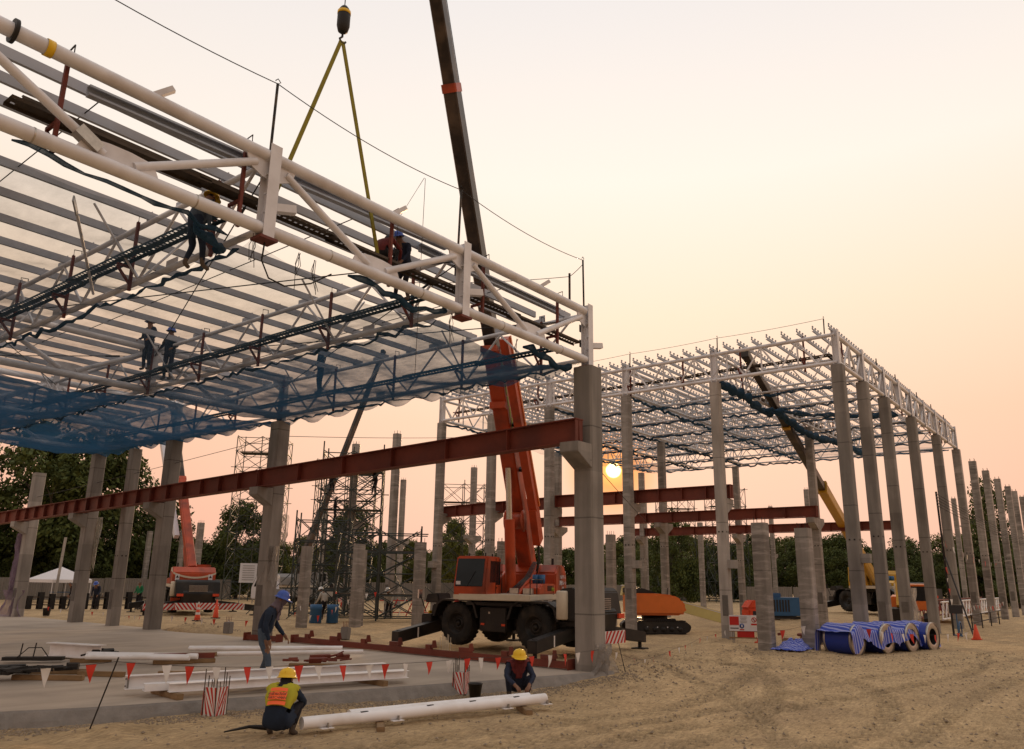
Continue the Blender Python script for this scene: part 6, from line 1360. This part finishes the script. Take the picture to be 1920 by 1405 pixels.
    bd = bpy.data.objects.new('body', bm_); C.objects.link(bd); place(bd, t, K)
    def shell(name, test, off, m_, amp=0.):
        keep = [pl for pl, rg_ in zip(bm_.polygons, regs) if test(rg_[0], rg_[1])]; used = {}; v = []; f = []
        for pl in keep:
            q = []
            for vi in pl.vertices:
                if vi not in used: used[vi] = len(v); vv = bm_.vertices[vi]; v.append(vv.co+vv.normal*(off+amp*mnoise.noise(vv.co*14)))
                q.append(used[vi])
            f.append(q)
        return obj(name, mesh_py(name, v, f, True), m_, bd, K) if f else None
    if vest: shell('vest', lambda r_, c: r_ == 'torso' and c.z > P['pel'][2]+(.14 if pose == 'squat' else .10), .022, vest, .012)
    if long_hem: shell('shirt_tail', lambda r_, c: (r_ in ('torso', 'leg')) and c.z < P['pel'][2]+.2 and c.x < P['pel'][0]+.12 and c.z > .07, .03, top_m, .02)
    hp_ = Vector(P['top']); hd = Vector(P['hea']); ax = (hp_-hd).normalized()
    if scarf:
        shell('scarf', lambda r_, c: r_ in ('neck', 'head') and (c-hd).dot(ax) < .045, .016, scarf, .012)
        n_p = Vector(P['nec']); v = []; f = []
        for j in range(7):
            for i in range(5): v.append(n_p+Vector((.10+.03*math.sin(i*2+j)-.01*j, (i-2)*(.045-.003*j), .04-.052*j)))
        for j in range(6):
            for i in range(4): k = j*5+i; f.append((k, k+1, k+6, k+5))
        obj('scarf_tail', mesh_py('scarf_tail', v, f, True), scarf, bd, K)
    if hat:
        M = K @ Matrix.Translation(hd+ax*.045) @ ax.to_track_quat('Z', 'Y').to_matrix().to_4x4()
        n = 24; prof = [(.150, -.012), (.150, 0), (.128, .006), (.124, .04), (.110, .085), (.078, .115), (.04, .128), (.001, .131)]
        h_ = lathe('helmet', bd, prof, hat, M, n); 
        Mi = M.inverted() @ K; fv = (Mi.to_3x3() @ fwd); a_ = math.atan2(fv.y, fv.x)
        v = []; f = []
        for i in range(9):
            q = a_+(i-4)*.22; ext = .055*math.cos((i-4)/4*1.45); v += [(math.cos(q)*.145, math.sin(q)*.145, -.004), (math.cos(q)*(.15+ext), math.sin(q)*(.15+ext), -.02)]
        for i in range(8): f.append((2*i, 2*i+1, 2*i+3, 2*i+2))
        obj('brim', mesh_py('brim', v, f, True), hat, bd, M); path_tube('ridge', bd, [(math.cos(a_)*.118*c, math.sin(a_)*.118*c, z) for c, z in ((1.0, .055), (.75, .105), (.3, .130), (-.3, .130), (-.75, .105), (-1.0, .055))], .016, hat, 6, True, M)
        shell('hair', lambda r_, c: r_ == 'head' and (c-hd).dot(ax) > .02 and (c-hd).dot(fwd) < .03, .008, INK)
    else: shell('hair', lambda r_, c: r_ == 'head' and ((c-hd).dot(ax) > .05 or (c-hd).dot(fwd) < -.02), .012, INK)
    ey = fwd.cross(Vector((0, 1, 0))).normalized(); ey = ey if ey.z > 0 else -ey
    for sd in (1, -1):
        bx_ = hd+fwd*.078+Vector((0, sd*.030, 0))+ey*.022; lathe('eye', bd, [(.001, .006), (.009, .003), (.010, -.004)], INK, K @ Matrix.Translation(bx_) @ fwd.to_track_quat('Z', 'Y').to_matrix().to_4x4(), 8)
        lathe('ear', bd, [(.001, .012), (.02, .008), (.024, -.006)], SKIN, K @ Matrix.Translation(hd+Vector((0, sd*.082, 0))-fwd*.01) @ Matrix.Rotation(R(-90*sd), 4, 'X'), 8)
    return t, bd, K
# the man walking on the slab
person('man in blue helmet, grey scarf, dark denim jacket and jeans walking stooped', (9.92, 13.98, 0), R(-42), 'stoop', BLUECLOTH, JEANS, HATB, None, 1.08, JEANS, True, SCARF)
t, bd, K = person('watchman squatting in yellow vest and helmet, seen from behind', (7.72, 10.28, -.20), R(36), 'squat', BLUECLOTH, BLACKCL, HATY, VESTY, 1.0, BOOT, True, BLACKCL, long_hem=True)
# reflective tapes and lettering across the back of the vest
bk = Vector((-1, 0, .62)).normalized()
def back_m(z, off=.0): 
    c_ = Vector((-.10, 0, .40)).lerp(Vector((.02, 0, .60)), z)+bk*(.225-.03*abs(z-.5)+off); return K @ face_m(c_, (0, -1, 0), (.53, 0, .85))
def curved_tape(name, z, w_, h_, m_, off):
    v = []; f = []; n = 8
    for i in range(n+1):
        x = (i/n-.5)*w_; dz = -.30*(x*x)/(.16); v += [(x, -h_/2, dz), (x, h_/2, dz)]
    for i in range(n): f.append((2*i, 2*i+2, 2*i+3, 2*i+1))
    return obj(name, mesh_py(name, v, f, True), m_, bd, back_m(z, off))
curved_tape('tape', .86, .25, .05, HIVIS, .0); curved_tape('tape', .44, .26, .115, HIVIS, .004); curved_tape('tape', .03, .26, .055, HIVIS, .0)
text_obj('lettering', bd, 'ผู้เฝ้าระวังไฟ', .055, INK, back_m(.53, .008), .001); text_obj('lettering', bd, 'WATCHMAN', .048, INK, back_m(.30, .008), .001)
person('man crouching at the pipe end in yellow helmet and maroon vest', (12.95, 9.95, -.19), R(228), 'squat', NAVY, NAVY, HATY, MAROON, 1.03, BOOT, True, MAROON)
# workers up on the roofs and scaffolds
person('roof worker in yellow helmet leaning behind the near truss', (6.28, 11.75, 6.98), R(10), 'stoop', JEANS, BLUECLOTH, HATY, None, .92)
person('dark-clothed roof worker with harness leaning over the near walkway', (11.0, 11.62, 7.72), R(185), 'stoop', NAVY, BLACKCL, HATB, None, .92)
person('roof worker crouching behind the red hanger on the near walkway', (10.25, 11.45, 8.24), R(20), 'squat', MAROON, BLACKCL, None, None, .9)
person('upper of two roof workers standing on the middle cross truss', (11.75, 23.9, 8.25), R(200), 'stand', BLUECLOTH, NAVY, HATB)
person('lower of two roof workers on the middle cross truss', (12.0, 23.0, 7.85), R(210), 'stand', BLUECLOTH, NAVY, HATB)
person('roof worker standing on the outer cross truss seen against the sky', (16.72, 21.6, 8.14), R(120), 'stand', BLUECLOTH, NAVY, None)
person('upper left climber on the scaffold round the tall column', (31.3, 38.6, 7.0), R(0), 'stoop', BLACKCL, BLACKCL, None); person('upper right climber on the scaffold round the tall column', (33.5, 37.0, 7.0), R(160), 'stoop', BLACKCL, BLACKCL, None); person('lower climber on the scaffold round the tall column', (31.5, 38.3, 5.2), R(-40), 'stand', BLACKCL, BLACKCL, None)
person('worker in white shirt and white cap beside the middle scaffold', (27.3, 33.5, -.05), R(100), 'stoop', SHIRTW, BLACKCL, HATW); person('worker in green shirt beside the man in white', (26.6, 34.4, -.05), R(-30), 'stoop', GREEN, BLACKCL, None)
person('worker in green shirt behind the slim left column', (25.6, 49.0, 0), R(200), 'stand', GREEN, BLACKCL, None); person('worker in white under the low scaffold stair', (30.8, 32.4, -.05), R(200), 'stoop', SHIRTW, BLACKCL, HATW)
for i, (x, y) in enumerate(((22.6, 51.0), (23.6, 50.2), (27.6, 47.8))): person('%s distant worker from the left among the dark spacers' % ORD[i], (x, y, 0), R(180+40*i), 'stoop', (BLACKCL, NAVY, GREEN)[i], BLACKCL, (None, HATB, None)[i])
